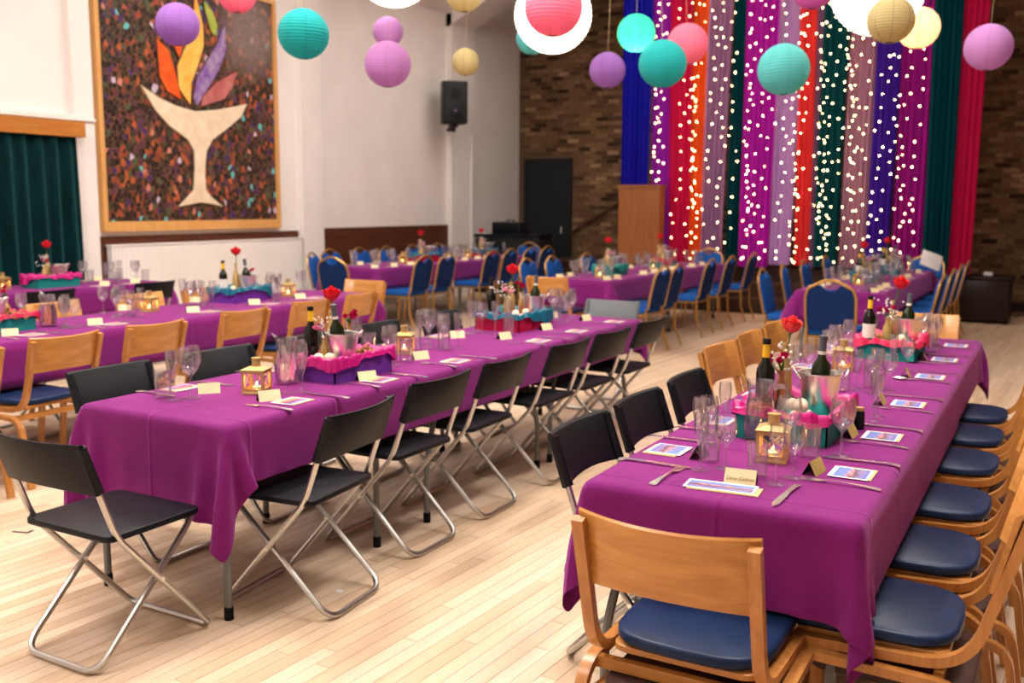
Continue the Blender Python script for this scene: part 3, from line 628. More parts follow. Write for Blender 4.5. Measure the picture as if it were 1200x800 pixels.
def wood_chair(x, y, deg, desc, where=None, order=None, stacked=False):
    t = thing('wooden_chair', (x, y, 0), math.radians(deg), desc, 'chair', where, 'bentwood chairs', order)
    def f(m):
        P = []
        for k in range(19):
            a = PI*k/18; P.append((.195*math.cos(a)*(1 if abs(math.cos(a)) < .8 else 1), -.11-.115*math.sin(a)))
        P = [(.205, .20), (-.205, .20)][::-1]+[]
        out = [(.19, .215), (.205, .20), (.205, -.06)]
        for k in range(1, 10): a = k*PI/10; out.append((.205*math.cos(a) if False else .205*(abs(math.cos(a))**.6)*(1 if math.cos(a) > 0 else -1), -.06-.15*math.sin(a)**.8))
        out += [(-.205, -.06), (-.205, .20), (-.19, .215)]
        m.plate([(a, b) for a, b in reversed(out)], .434, .468, .012)
    part('seat', 'wcs', f, 'navy_vinyl', t)
    def f(m): m.plate(rrect(-.19, .19, -.19, .20, .04), .415, .432, .003)
    part('seat_board', 'wcsb', f, 'chair_wood_x', t)
    for s_ in (-1, 1):
        def f(m, s_=s_):
            m.band([(p.x, p.y) for p in fillet([(-.345, .805), (-.235, .418), (.20, .405)], .11, 8)], s_*.213, .030, .026)
        part('side_frame', 'wcu%d' % s_, f, 'chair_wood', t)
        def f(m, s_=s_):
            m.band([(p.x, p.y) for p in fillet([(.27, 0), (.225, .385), (-.235, .375), (-.30, 0)], .08, 8)], s_*.245, .032, .024)
        part('leg_arch', 'wca%d' % s_, f, 'chair_wood', t)
    def f(m):
        n = 18; vs = []; fs = []
        for i in range(n+1):
            u = -1+2*i/n; x_ = .222*u; yb = -.262-.045*(1-u*u)
            for (dy, z) in ((.007, .635), (.007, .812), (0, .818), (-.007, .812), (-.007, .635), (0, .630)):
                vs.append((x_, yb+dy-(z-.63)*.26-.012, z+.008*(u*u)*(1 if z > .7 else -1)))
        k = 6
        for i in range(n):
            for j in range(k): jj = (j+1) % k; fs.append((i*k+j, i*k+jj, (i+1)*k+jj, (i+1)*k+j))
        fs.append(tuple(range(k))); fs.append(tuple(reversed(range(n*k, n*k+k)))); m.add(vs, fs)
    part('backrest', 'wcb', f, 'chair_wood_x', t)
    for yy in (-.17, .16):
        def f(m, yy=yy): m.box(-.245, .245, yy-.012, yy+.012, .355, .385)
        part('cross_rail', 'wcr%.1f' % yy, f, 'chair_wood_x', t, smooth=False)
    if stacked:
        def f(m): m.plate(rrect(-.20, .20, -.25, .17, .07), .318, .348, .008)
        part('lower_seat', 'wcl', f, 'brown_vinyl', t, label='brown vinyl seat of the chair stacked beneath')
        for s_ in (-1, 1):
            def f(m, s_=s_): m.band([(p.x, p.y) for p in fillet([(.30, 0), (.262, .36), (.20, .415)], .06, 5)], s_*.245, .030, .020)
            part('lower_leg', 'wcla%d' % s_, f, 'chair_wood', t)
            def f(m, s_=s_): m.band([(p.x, p.y) for p in fillet([(-.36, 0), (-.31, .325), (-.08, .305)], .07, 6)], s_*.205, .03, .022)
            part('lower_leg', 'wclc%d' % s_, f, 'chair_wood', t)
    return t
def banquet_chair(x, y, deg, desc, where=None, order=None):
    t = thing('banquet_chair', (x, y, 0), math.radians(deg), desc, 'chair', where, 'blue banquet chairs', order)
    def f(m): m.plate(rrect(-.215, .215, -.20, .22, .05), .42, .485, .018)
    part('seat', 'bcs', f, 'blue_fabric', t)
    OUT = [(-.20, .47), (-.212, .60), (-.212, .78), (-.19, .85), (-.12, .885), (-.05, .925), (.05, .925), (.12, .885), (.19, .85), (.212, .78), (.212, .60), (.20, .47)]
    # the pads dip under the top rail, leaving a hand hold
    PAD = OUT[:5]+[(-.085, .882), (-.05, .848), (0, .838), (.05, .848), (.085, .882)]+OUT[7:]
    T = Matrix.Translation((0, -.215, .45)) @ Matrix.Rotation(math.radians(12), 4, 'X') @ Matrix.Translation((0, 0, -.45))
    def f(m, y0=-.002, y1=.030):
        n = len(PAD); vs = []
        for yy, k in ((y0, .94), (y0+.006, .97), (y1-.014, .97), (y1, .88)):
            for x_, z in PAD: vs.append(tuple(T @ Vector((x_*k, yy, .70+(z-.70)*k))))
        fs = [(a*n+i, a*n+(i+1) % n, (a+1)*n+(i+1) % n, (a+1)*n+i) for a in range(3) for i in range(n)]+[tuple(reversed(range(n))), tuple(range(3*n, 4*n))]
        m.add(vs, fs)
    part('backrest', 'bcb', f, 'blue_fabric', t)
    def f(m):
        n = len(PAD); vs = []
        for yy, k in ((-.012, .93), (-.0025, .96)):
            for x_, z in PAD: vs.append(tuple(T @ Vector((x_*k, yy, .70+(z-.70)*k))))
        m.add(vs, [(i, (i+1) % n, n+(i+1) % n, n+i) for i in range(n)]+[tuple(reversed(range(n))), tuple(range(n, 2*n))])
    part('back_panel', 'bcp', f, 'navy_fabric', t, label='dark navy rear of the backrest')
    def f(m): m.tube(fillet([T @ Vector((x_, 0, z)) for x_, z in OUT], .03, 3), .013, 6)
    part('back_frame', 'bcf', f, 'gold_tube', t)
    def f(m): m.tube(fillet([(-.205, -.20, .41), (.205, -.20, .41), (.205, .20, .41), (-.205, .20, .41)], .03, 3, True), .011, 6, True)
    part('seat_frame', 'bcsf', f, 'gold_tube', t)
    for q, (sx, sy) in enumerate(((-1, -1), (1, -1), (1, 1), (-1, 1))):
        def f(m, sx=sx, sy=sy): m.tube([(sx*.205, sy*.20, .47 if sy < 0 else .41), (sx*.205, sy*.215, .2), (sx*.21, sy*(.235 if sy > 0 else .29), 0)], .012, 6)
        part('leg', 'bcl%d' % q, f, 'gold_tube', t)
    return t

# ------------------------------------------------------------------ tablecloths by cloth simulation
def drape(tx0, tx1, ty0, ty1, cx0, cx1, cy0, cy1, res, steps, seed, gap, top=.745):
    # grid lines fall exactly on the table's edges, so the cloth breaks crisply over them
    def axis(c0, t0, t1, c1):
        out = []
        for a, b, lastp in ((c0, t0, 0), (t0, t1, 0), (t1, c1, 1)):
            if b-a < 1e-6: continue
            a2, b2 = max(a, c0), min(b, c1)
            if b2-a2 < 1e-6: continue
            n = max(2, round((b2-a2)/res)); out += list(np.linspace(a2, b2, n+1)[:-1])
        out.append(c1); return np.array(out)
    X = axis(cx0, tx0, tx1, cx1); Y = axis(cy0, ty0, ty1, cy1); nx, ny = len(X)-1, len(Y)-1
    P = np.zeros((nx+1, ny+1, 3)); P[..., 0] = X[:, None]; P[..., 1] = Y[None, :]; P[..., 2] = top+gap
    rs = np.random.RandomState(seed)
    ins = ((P[..., 0] > tx0-1e-4) & (P[..., 0] < tx1+1e-4) & (P[..., 1] > ty0-1e-4) & (P[..., 1] < ty1+1e-4))
    wv = np.where(ins, 0., 1.)[..., None]; P[..., 2] += np.where(ins, 0, rs.uniform(-.004, .004, ins.shape)); V = np.zeros_like(P); Q0 = P.copy()
    DX = np.diff(X)[:, None, None]; DY = np.diff(Y)[None, :, None]; DG = np.sqrt(DX**2+DY**2); DX2 = (X[2:]-X[:-2])[:, None, None]; DY2 = (Y[2:]-Y[:-2])[None, :, None]
    def con(a, b, wa, wb, L, k):
        d = b-a; ln = np.sqrt((d*d).sum(-1, keepdims=True))+1e-9; ws = wa+wb; ws = np.where(ws == 0, 1, ws)
        c = k*(ln-L)/ln*d/ws; a += c*wa; b -= c*wb
    dt = .012
    for it in range(steps):
        V[..., 2] -= 9.8*dt; V *= .975; old = P.copy(); P += V*dt*wv
        for rep in range(2):
            for s in (0, 1):
                A = P[s:-1:2]; B = P[s+1::2]; n = min(len(A), len(B)); WA = wv[s:-1:2][:n]; WB = wv[s+1::2][:n]; con(A[:n], B[:n], WA, WB, DX[s::2][:n], 1.)
                A = P[:, s:-1:2]; B = P[:, s+1::2]; n = min(A.shape[1], B.shape[1]); con(A[:, :n], B[:, :n], wv[:, s:-1:2][:, :n], wv[:, s+1::2][:, :n], DY[:, s::2][:, :n], 1.)
            for s in (0, 1):
                A = P[s:-1:2]; B = P[s+1::2]; n = min(len(A), len(B)); WA = wv[s:-1:2]; WB = wv[s+1::2]; dg = DG[s::2][:n]
                con(A[:n, :-1], B[:n, 1:], WA[:n, :-1], WB[:n, 1:], dg, .35); con(A[:n, 1:], B[:n, :-1], WA[:n, 1:], WB[:n, :-1], dg, .35)
        for s in (0, 1, 2, 3):     # bending, stride two (not across the table's edge)
            A = P[s:-2:4]; B = P[s+2::4]; n = min(len(A), len(B)); WA = wv[s:-2:4][:n]; WB = wv[s+2::4][:n]; ok = ((WA > 0) & (WB > 0)); con(A[:n], B[:n], WA*ok, WB*ok, DX2[s::4][:n], .12)
            A = P[:, s:-2:4]; B = P[:, s+2::4]; n = min(A.shape[1], B.shape[1]); WA = wv[:, s:-2:4][:, :n]; WB = wv[:, s+2::4][:, :n]; ok = ((WA > 0) & (WB > 0)); con(A[:, :n], B[:, :n], WA*ok, WB*ok, DY2[:, s::4][:, :n], .12)
        # collision with the table box
        x, y, z = P[..., 0], P[..., 1], P[..., 2]; g_ = gap
        inside = (x > tx0-g_) & (x < tx1+g_) & (y > ty0-g_) & (y < ty1+g_) & (z < top+g_)
        dz = top+g_-z; dd = np.stack([x-(tx0-g_), (tx1+g_)-x, y-(ty0-g_), (ty1+g_)-y, dz*1.0], -1); am = dd.argmin(-1)
        P[..., 0] = np.where(inside & (am == 0), tx0-g_, P[..., 0]); P[..., 0] = np.where(inside & (am == 1), tx1+g_, P[..., 0])
        P[..., 1] = np.where(inside & (am == 2), ty0-g_, P[..., 1]); P[..., 1] = np.where(inside & (am == 3), ty1+g_, P[..., 1])
        P[..., 2] = np.where(inside & (am == 4), top+g_, P[..., 2])
        P[..., 2] = np.maximum(P[..., 2], .02)
        P = np.where(ins[..., None], Q0, P)
        V = (P-old)/dt
        sp_ = np.sqrt((V*V).sum(-1, keepdims=True)); V = np.where(sp_ > 3, V*3/sp_, V)
    return P
def tablecloth(tab, cl, res, steps, seed, gap, desc, origin, rz=0):
    """tab, cl given in the table row's own frame (its near left corner at the origin)"""
    P = drape(*tab, *cl, res, steps, seed, gap)
    mb = MB(); nx, ny = P.shape[:2]; mb.v = [tuple(p) for p in P.reshape(-1, 3)]
    mb.f = [(i*ny+j, (i+1)*ny+j, (i+1)*ny+j+1, i*ny+j+1) for i in range(nx-1) for j in range(ny-1)]
    # ironed-in creases: a soft ridge along every half metre
    o = bpy.data.objects.new('tablecloth', mb.mesh('tablecloth', 'cloth_purple', True, 180)); C.objects.link(o); o.location = origin; o.rotation_euler = (0, 0, rz)
    md = o.modifiers.new('thickness', 'SOLIDIFY'); md.thickness = .0015; md.offset = 1
    if res < .05:
        sd = o.modifiers.new('smooth', 'SUBSURF'); sd.levels = 1; sd.render_levels = 1
    return reg(o, desc, 'tablecloth')
def trestle(x, y, w, L, feet, desc, rz=0):
    t = thing('trestle_table', (x, y, 0), rz, desc, 'table')
    def f(m): m.plate(rrect(.022, w-.022, .022, L-.002, .02, 3), .712, .742, .003)
    part('table_top', 'tt%.2f%.2f' % (w, L), f, 'grey_plastic', t)
    for q, (ya, yf) in enumerate(feet):
        for xx in (.10, w-.10):
            xf = xx+(.035 if xx > .3 else -.035)
            def f(m, xx=xx, ya=ya, yf=yf, xf=xf): m.tube(fillet([(xx, ya, .71), (xf, yf, .30), (xf, yf, .035)], .08, 5), .0145, 8)
            lg = part('leg', 'tl%.2f%.2f%.2f' % (xx, ya, yf), f, 'grey_paint', t)
            def f(m, xf=xf, yf=yf): m.lathe([(.018, 0), (.018, .045), (.016, .05)], 10, Matrix.Translation((xf, yf, 0)))
            part('rubber_foot', 'tf%.2f%.2f' % (xf, yf), f, 'rubber', lg)
        def f(m, ya=ya, yf=yf): k = (.71-.5)/(.71-.30); yy = ya+(yf-ya)*k; m.box(.09, w-.09, yy-.006, yy+.006, .46, .52)
        part('brace', 'tb%.2f%.2f%.2f' % (w, ya, yf), f, 'grey_paint', t, smooth=False)
    return t

# table rows: origin = near left corner of the top, w, length, rotation
ROW = dict(
    right=(-1.17, 2.52, .78, 4.0, 0, 'right front table'), centre=(-3.36, 2.50, .80, 3.95, 0, 'centre table'),
    left=(-5.91, 2.2, .80, 4.75, math.radians(2.2), 'left table'), radiator=(-8.62, 3.3, .80, 3.6, math.radians(0), 'table by the radiator'),
    bleft=(-8.06, 9.6, .78, 4.0, 0, 'back left table'), bmid=(-4.90, 9.43, .80, 3.85, 0, 'back middle table'), bright=(-2.20, 9.48, .80, 3.8, 0, 'back right table'))
def tl(row, x, y):                       # point in a row's own frame -> world
    ox, oy, w_, L_, a, _ = ROW[row]; return (ox+math.cos(a)*x-math.sin(a)*y, oy+math.sin(a)*x+math.cos(a)*y)
for row, (ox, oy, w_, L_, a, nm) in ROW.items():
    near = row in ('right', 'centre')
    if near: parts_ = [(0, L_*.333), (L_*.333, L_*.667), (L_*.667, L_)]
    else: parts_ = [(0, L_/2), (L_/2, L_)]
    for q, (ya, yb) in enumerate(parts_):
        p = tl(row, 0, ya+.004); L2 = yb-ya-.008
        trestle(p[0], p[1], w_, L2, ((.22, .035), (L2-.32, L2-.36 if near and q == 0 else L2-.12)), 'grey-legged trestle under the cloth, %s end of the %s' % (('near', 'middle', 'far')[q] if near else ('near', 'far')[q], nm), a)
    if near:
        # two overlapping cloths per row, as the photograph shows
        sm = 2.62 if row == 'right' else 2.1; so = .25 if row == 'right' else .22; eo = .255 if row == 'right' else .335
        rs_ = .032
        tablecloth((0, w_, 0, L_), (-so, w_+so, -eo, sm), rs_, 300, 3 if row == 'right' else 5, .007, 'purple cotton tablecloth over the near half of the '+nm, (ox, oy, 0), a)
        tablecloth((0, w_, 0, L_), (-so+.02, w_+so-.02, sm-.10, L_+.22), rs_, 240, 8, .003, 'purple cotton tablecloth over the far half of the '+nm, (ox, oy, 0), a)
    else:
        tablecloth((0, w_, 0, L_), (-.25, w_+.25, -.28, L_+(.14 if row == 'left' else .24)), .055, 200, hash(row) % 7 if False else len(row), .004, 'purple cotton tablecloth on the '+nm, (ox, oy, 0), a)
TZ = .7545    # top of the upper cloth; far halves lie a few mm lower
def tz(row, y):
    if row == 'right': return .7535 if y < 5.0 else .7495
    if row == 'centre': return .7535 if y < 4.5 else .7495
    return .7505

# ------------------------------------------------------------------ chairs in place
SIDE = lambda s, row: '%s side of the %s' % (s, ROW[row][5])
def chair_row(kind, row, s, xs, ys, degs, **k):
    fn = dict(folding=folding_chair, wood=wood_chair, banquet=banquet_chair)[kind]
    words = dict(folding='black folding chair', wood='bentwood chair with navy seat', banquet='blue banquet chair')[kind]
    for i, y in enumerate(ys):
        x = xs[i] if isinstance(xs, (list, tuple)) else xs; d = degs[i] if isinstance(degs, (list, tuple)) else degs
        fn(x, y, d, words, 'side:%s side of the %s' % (s, ROW[row][5]), **k)
folding_chair(-2.845, 2.22, 0, 'black folding chair facing the near end of the centre table')
chair_row('folding', 'centre', 'right', [-2.53, -2.62, -2.63, -2.62, -2.61, -2.62], [2.86, 3.57, 4.18, 4.88, 5.46, 6.12], [96, 90, 91, 90, 88, 90])
chair_row('folding', 'centre', 'left', [-3.52, -3.50, -3.49, -3.5, -3.5], [2.99, 3.64, 4.35, 4.98, 5.7], [-90, -91, -88, -90, -90])
folding_chair(-3.08, 6.87, 180, 'grey-green folding chair at the far end of the centre table', grey=True)
chair_row('folding', 'right', 'left', -1.16, [3.06, 3.60, 4.17], [-90, -90, -89])
chair_row('wood', 'right', 'left', -1.22, [4.98, 5.55, 6.1], [-92, -88, -90])
wood_chair(-.752, 2.405, 0, 'bentwood chair with blue seat at the near end of the right front table', stacked=True)
chair_row('wood', 'right', 'right', [-.365, -.365, -.37, -.38, -.39, -.40], [2.77, 3.33, 3.93, 4.60, 5.17, 5.74], [90, 91, 90, 89, 90, 90], stacked=True)
wood_chair(-.80, 6.90, 180, 'bentwood chair at the far end of the right front table')
chair_row('wood', 'left', 'right', [-5.02, -5.08, -5.10, -5.18, -5.24, -5.30], [2.82, 3.46, 4.10, 4.93, 5.68, 6.35], [92, 92, 92, 92, 93, 96])
wood_chair(-5.74, 7.10, 182, 'bentwood chair at the far end of the left table')
chair_row('wood', 'left', 'left', [-6.02, -6.05, -6.1], [4.55, 5.35, 6.05], [-88, -88, -88])
chair_row('folding', 'left', 'left', [-5.98, -6.0], [3.3, 3.95], [-88, -88])
chair_row('folding', 'radiator', 'right', [-7.75, -7.75, -7.75], [4.6, 5.35, 6.45], [90, 90, 90])
banquet_chair(-7.45, 9.28, 3, 'blue banquet chair at the near end of the back left table, nearer of two')
banquet_chair(-8.02, 9.75, -70, 'blue banquet chair by the wall at the near end of the back left table')
chair_row('banquet', 'bleft', 'right', [-7.12]*6, [9.98, 10.5, 11.65, 12.15, 12.75, 13.3], [92, 92, 90, 90, 90, 88])
chair_row('banquet', 'bleft', 'wall', [-8.38]*5, [10.45, 11.1, 11.75, 12.4, 13.1], -90)
banquet_chair(-7.65, 13.95, 180, 'blue banquet chair at the far end of the back left table')
wood_chair(-4.55, 9.15, 4, 'bentwood chair at the near end of the back middle table')
chair_row('banquet', 'bmid', 'right', -3.92, [9.72, 10.15, 11.3, 12.1, 13.1], [88, 92, 90, 90, 90])
chair_row('banquet', 'bmid', 'left', -5.15, [10.1, 10.75, 11.75, 12.5], -90)
banquet_chair(-4.5, 13.62, 180, 'blue banquet chair at the far end of the back middle table')
banquet_chair(-1.72, 8.98, 0, 'blue banquet chair at the near end of the back right table')
chair_row('banquet', 'bright', 'left', -2.33, [9.9, 10.75, 11.7, 12.9], [-90, -84, -90, -90])
chair_row('banquet', 'bright', 'right', -1.27, [10.1, 11.0, 11.9, 12.8], 90)
banquet_chair(-1.55, 13.62, 180, 'blue banquet chair at the far end of the back right table')

# ------------------------------------------------------------------ tableware
ONT = lambda row: 'table:on the '+ROW[row][5]
def lathe_glass(prof): 
    def f(m): m.lathe(prof, 24)
    return f
WINE = [(0, 0), (.033, 0), (.034, .002), (.010, .006), (.0045, .014), (.004, .075), (.008, .086), (.024, .104), (.036, .130), (.037, .150), (.031, .190), (.0298, .190), (.0355, .150), (.0345, .130), (.023, .107), (.004, .092), (0, .091)]
FLUTE = [(0, 0), (.031, 0), (.032, .002), (.009, .006), (.0045, .014), (.0045, .070), (.010, .090), (.018, .120), (.024, .155), (.0245, .175), (.022, .205), (.0208, .205), (.0232, .175), (.0227, .155), (.0168, .122), (.006, .096), (0, .094)]
TUMB = [(0, 0), (.029, 0), (.031, .004), (.034, .120), (.0325, .120), (.0295, .014), (0, .012)]
GOBLET = [(0, 0), (.036, 0), (.037, .002), (.011, .006), (.005, .014), (.0045, .085), (.012, .097), (.030, .118), (.043, .150), (.044, .175), (.038, .215), (.0368, .215), (.0425, .175), (.0415, .150), (.0285, .121), (.006, .103), (0, .102)]
def glass(kind, row, x, y, rz=0):
    k_ = .88 if row == 'right' else 1.0
    nm, ds, pr = dict(w=('wine_glass', 'clear stemmed wine glass', WINE), f=('champagne_flute', 'clear champagne flute', FLUTE), t=('tumbler', 'clear straight tumbler', TUMB), g=('wine_goblet', 'large clear wine goblet', GOBLET))[kind]
    return single(nm, 'gl'+kind, lathe_glass(pr), 'clear_glass', ds, 'glass', ONT(row), 'glasses on the '+ROW[row][5], (x, y, tz(row, y)), (0, 0, rz), scale=(k_+.04, k_+.04, k_))
def handle_strip(m, pts, zz):
    """flat cutlery blank: list of (along, half width, z)"""
    vs = []; fs = []; n = len(pts)
    for (u, wd, z) in pts:
        vs += [(-wd, u, z), (wd, u, z), (wd, u, z+zz), (-wd, u, z+zz)]
    for i in range(n-1):
        for k in range(4): j = (k+1) % 4; fs.append((i*4+k, i*4+j, i*4+4+j, i*4+4+k))
    fs += [(3, 2, 1, 0), tuple(range((n-1)*4, n*4))]; m.add(vs, fs)
HAND = [(-.105, .006, .001), (-.102, .010, .001), (-.092, .011, .002), (-.07, .008, .004), (-.03, .0045, .006), (0, .0035, .007)]
def fork_f(m):
    handle_strip(m, HAND+[(.03, .004, .006), (.045, .010, .003), (.06, .012, .002)], .002)
    for i in range(4): x = -.0102+i*.0068; m.box(x-.0016, x+.0016, .058, .098, .002+.0, .0042)
def knife_f(m): handle_strip(m, HAND[:4]+[(-.02, .0065, .004), (0, .0055, .004), (.005, .0085, .003), (.09, .009, .002), (.105, .004, .002), (.112, .001, .002)], .0026)
def spoon_f(m):
    handle_strip(m, HAND, .002); P = []
    for i in range(9):
        a = i/8; w2 = .019*math.sqrt(max(0, 1-(2*a-1)**2))+.0015; P.append([(w2*q/3, -.003+.066*a, .0085-.006*(1-(q/3)**2)*math.sin(PI*a)) for q in range(-3, 4)])
    m.grid(P)
def cutlery(kind, row, x, y, deg):
    nm, fn = dict(f=('fork', fork_f), k=('knife', knife_f), s=('dessert_spoon', spoon_f))[kind]
    return single(nm, 'cu'+kind, fn, 'steel', 'silver '+nm.replace('_', ' '), 'cutlery', ONT(row), 'cutlery on the '+ROW[row][5], (x, y, tz(row, y)+.0006), (0, 0, math.radians(deg)), order=y, scale=(1.1, 1.1, 1.1))
def prog(row, x, y, deg, wd=.14, ht=.10, pr='print_sunset'):
    t = thing('programme_card', (x, y, tz(row, y)), math.radians(deg), 'white-bordered picture card', 'card', ONT(row), 'picture cards on the '+ROW[row][5])
    def f(m): m.box(-wd/2, wd/2, -ht/2, ht/2, .0035, .0050)
    part('card', 'pc%.2f' % wd, f, 'white_card', t, smooth=False)
    def f(m): m.box(-wd/2+.008, wd/2-.008, -ht/2+.008, ht/2-.014, .0050, .0054)
    part('picture', 'pp%.2f' % wd, f, pr, t, smooth=False)
    def f(m): m.box(-wd/2+.012, wd/2+.014, -ht/2-.008, ht/2-.012, .0006, .0030)
    part('envelope', 'pe%.2f' % wd, f, 'kraft_card', t, smooth=False)
def tent(row, x, y, deg, writing='', col='cream_card'):
    t = thing('name_card', (x, y, tz(row, y)), math.radians(deg), ('cream' if col == 'cream_card' else 'gold and black')+' folded name card', 'card', ONT(row), 'name cards on the '+ROW[row][5])
    H2, D2 = .042, .022
    def f(m): m.add([(-.045, -D2, 0), (.045, -D2, 0), (.045, 0, H2), (-.045, 0, H2), (-.045, -D2+.001, -.0), (.045, -D2+.001, 0), (.045, .0, H2-.0015), (-.045, 0, H2-.0015)], [(0, 1, 2, 3), (7, 6, 5, 4), (0, 4, 5, 1), (3, 2, 6, 7), (0, 3, 7, 4), (1, 5, 6, 2)])
    part('front_flap', 'tnf', f, col, t, smooth=False)
    def f(m): m.add([(-.045, D2, 0), (.045, D2, 0), (.045, 0, H2), (-.045, 0, H2), (-.045, D2-.001, 0), (.045, D2-.001, 0), (.045, 0, H2-.0015), (-.045, 0, H2-.0015)], [(3, 2, 1, 0), (4, 5, 6, 7), (1, 5, 4, 0), (7, 6, 2, 3), (4, 7, 3, 0), (2, 6, 5, 1)])
    part('back_flap', 'tnb', f, 'card_back', t, smooth=False, label='black rear flap')
    if writing:
        cu = bpy.data.curves.new('handwriting', 'FONT'); cu.body = writing; cu.size = .0155; cu.shear = .35; cu.align_x = 'CENTER'; cu.extrude = .0001; cu.space_character = .95
        tmp = bpy.data.objects.new('tmp', cu); C.objects.link(tmp); bpy.context.view_layer.update()
        me = bpy.data.meshes.new_from_object(tmp.evaluated_get(bpy.context.evaluated_depsgraph_get())); bpy.data.objects.remove(tmp)
        me.materials.clear(); me.materials.append(M['ink']); o = bpy.data.objects.new('handwriting', me); C.objects.link(o); o.parent = t
        sl = math.atan2(H2, D2); o.rotation_euler = (sl, 0, 0); o.location = (0, -D2+.0055-.0007, .0115)
def jug(row, x, y, deg):
    t = thing('water_jug', (x, y, tz(row, y)), math.radians(deg), 'glass water jug with handle', 'jug', ONT(row))
    def f(m): m.lathe([(0, 0), (.047, 0), (.050, .006), (.056, .05), (.054, .10), (.043, .145), (.042, .165), (.050, .205), (.0485, .205), (.0405, .165), (.0415, .145), (.0525, .10), (.0545, .05), (.047, .014), (0, .012)], 28)
    part('body', 'jgb', f, 'clear_glass', t)
    def f(m): m.lathe([(0, .015), (.046, .015), (.0530, .05), (.0510, .10), (.0415, .138), (0, .138)], 28)
    part('water', 'jgw', f, 'water', t)
    def f(m): m.tube(fillet([(-.046, 0, .185), (-.085, 0, .200), (-.098, 0, .14), (-.070, 0, .075), (-.053, 0, .06)], .03, 5), .0075, 8)
    part('handle', 'jgh', f, 'clear_glass', t)
    def f(m): m.add([(.038, -.022, .195), (.038, .022, .195), (.050, -.016, .207), (.050, .016, .207), (.075, 0, .226), (.050, 0, .185)], [(0, 2, 4, 5), (1, 5, 4, 3), (2, 3, 4)])
    part('spout', 'jgs', f, 'clear_glass', t)
def lantern(row, x, y, deg, sc=1.0):
    t = thing('candle_lantern', (x, y, tz(row, y)), math.radians(deg), 'small gold candle lantern', 'lantern', ONT(row), 'gold candle lanterns'); t.scale = (sc,)*3
    W = .042
    def f(m): m.plate([(-W-.006, -W-.006), (W+.006, -W-.006), (W+.006, W+.006), (-W-.006, W+.006)], 0, .012, .002)
    part('base', 'lnb', f, 'gold_paint', t)
    def f(m):
        for sx in (-1, 1):
            for sy in (-1, 1): m.box(sx*W-.006, sx*W+.006, sy*W-.006, sy*W+.006, .012, .096)
        for z in (.012, .088):
            for s in (-1, 1): m.box(-W, W, s*W-.004, s*W+.004, z, z+.012); m.box(s*W-.004, s*W+.004, -W, W, z, z+.012)
    part('frame', 'lnf', f, 'gold_paint', t, smooth=False)
    def f(m):
        for s in (-1, 1):
            for d in (-1, 1): m.tube([(-W+.006, s*W, .055-d*.031), (W-.006, s*W, .055+d*.031)], .0018, 4); m.tube([(s*W, -W+.006, .055-d*.031), (s*W, W-.006, .055+d*.031)], .0018, 4)
    part('cross_bars', 'lnc', f, 'gold_paint', t)
    def f(m):
        a, b_ = W+.009, .024; m.add([(-a, -a, .100), (a, -a, .100), (a, a, .100), (-a, a, .100), (-a, -a, .104), (a, -a, .104), (a, a, .104), (-a, a, .104), (-b_, -b_, .116), (b_, -b_, .116), (b_, b_, .116), (-b_, b_, .116)],
              [(3, 2, 1, 0), (0, 1, 5, 4), (1, 2, 6, 5), (2, 3, 7, 6), (3, 0, 4, 7), (4, 5, 9, 8), (5, 6, 10, 9), (6, 7, 11, 10), (7, 4, 8, 11), (8, 9, 10, 11)])
    part('roof', 'lnr', f, 'gold_paint', t, smooth=False)
    def f(m): m.lathe([(.018, .114), (.018, .146), (.021, .147), (.021, .151), (0, .153)], 14)
    part('chimney', 'lnh', f, 'gold_paint', t)
    def f(m): m.lathe([(0, .012), (.019, .012), (.019, .028), (0, .028)], 14)
    cd = part('candle', 'lnk', f, 'wax', t)
    def f(m): m.lathe([(0, .030), (.0045, .036), (.004, .042), (0, .052)], 8)
    part('flame', 'lnx', f, 'flame', cd)
    l = bpy.data.lights.new('candle_light', 'POINT'); l.energy = .22; l.color = (1, .5, .16); l.shadow_soft_size = .01
    lo = bpy.data.objects.new('candle_light', l); C.objects.link(lo); lo.location = (x, y, tz(row, y)+.058*sc)
BOT = [(0, 0), (.036, 0), (.0375, .004), (.0375, .175), (.034, .195), (.018, .222), (.0135, .24), (.0135, .300), (.0152, .301), (.0152, .311), (.0135, .312), (0, .312)]
def bottle(row, x, y, z, foil, tilt=(0, 0), glassm='bottle_glass', desc='', lab=True):
    t = thing('wine_bottle', (x, y, z), 0, desc, 'bottle', ONT(row), rot=(tilt[0], tilt[1], 1.1)); t.scale = (.88, .88, .88)
    def f(m): m.lathe(BOT, 24)
    part('bottle_body', 'bob', f, glassm, t)
    def f(m): m.lathe([(.0150, .238), (.0145, .297), (.0162, .299), (.0162, .3135), (0, .314)], 20)
    part('foil_capsule', 'bof', f, foil, t)
    if foil == 'yellow_foil':
        def f(m): m.lathe([(.0166, .292), (.0166, .3145), (0, .3148)], 20)
        part('bottle_top', 'bot', f, 'black_foil', t)
    else:
        def f(m): m.lathe([(.0155, .238), (.0155, .252)], 20)
        part('neck_band', 'bon', f, 'white_label', t)
    if lab:
        def f(m): m.lathe([(.0379, .06), (.0379, .145)], 24)
        part('bottle_label', 'bol', f, 'white_label', t)
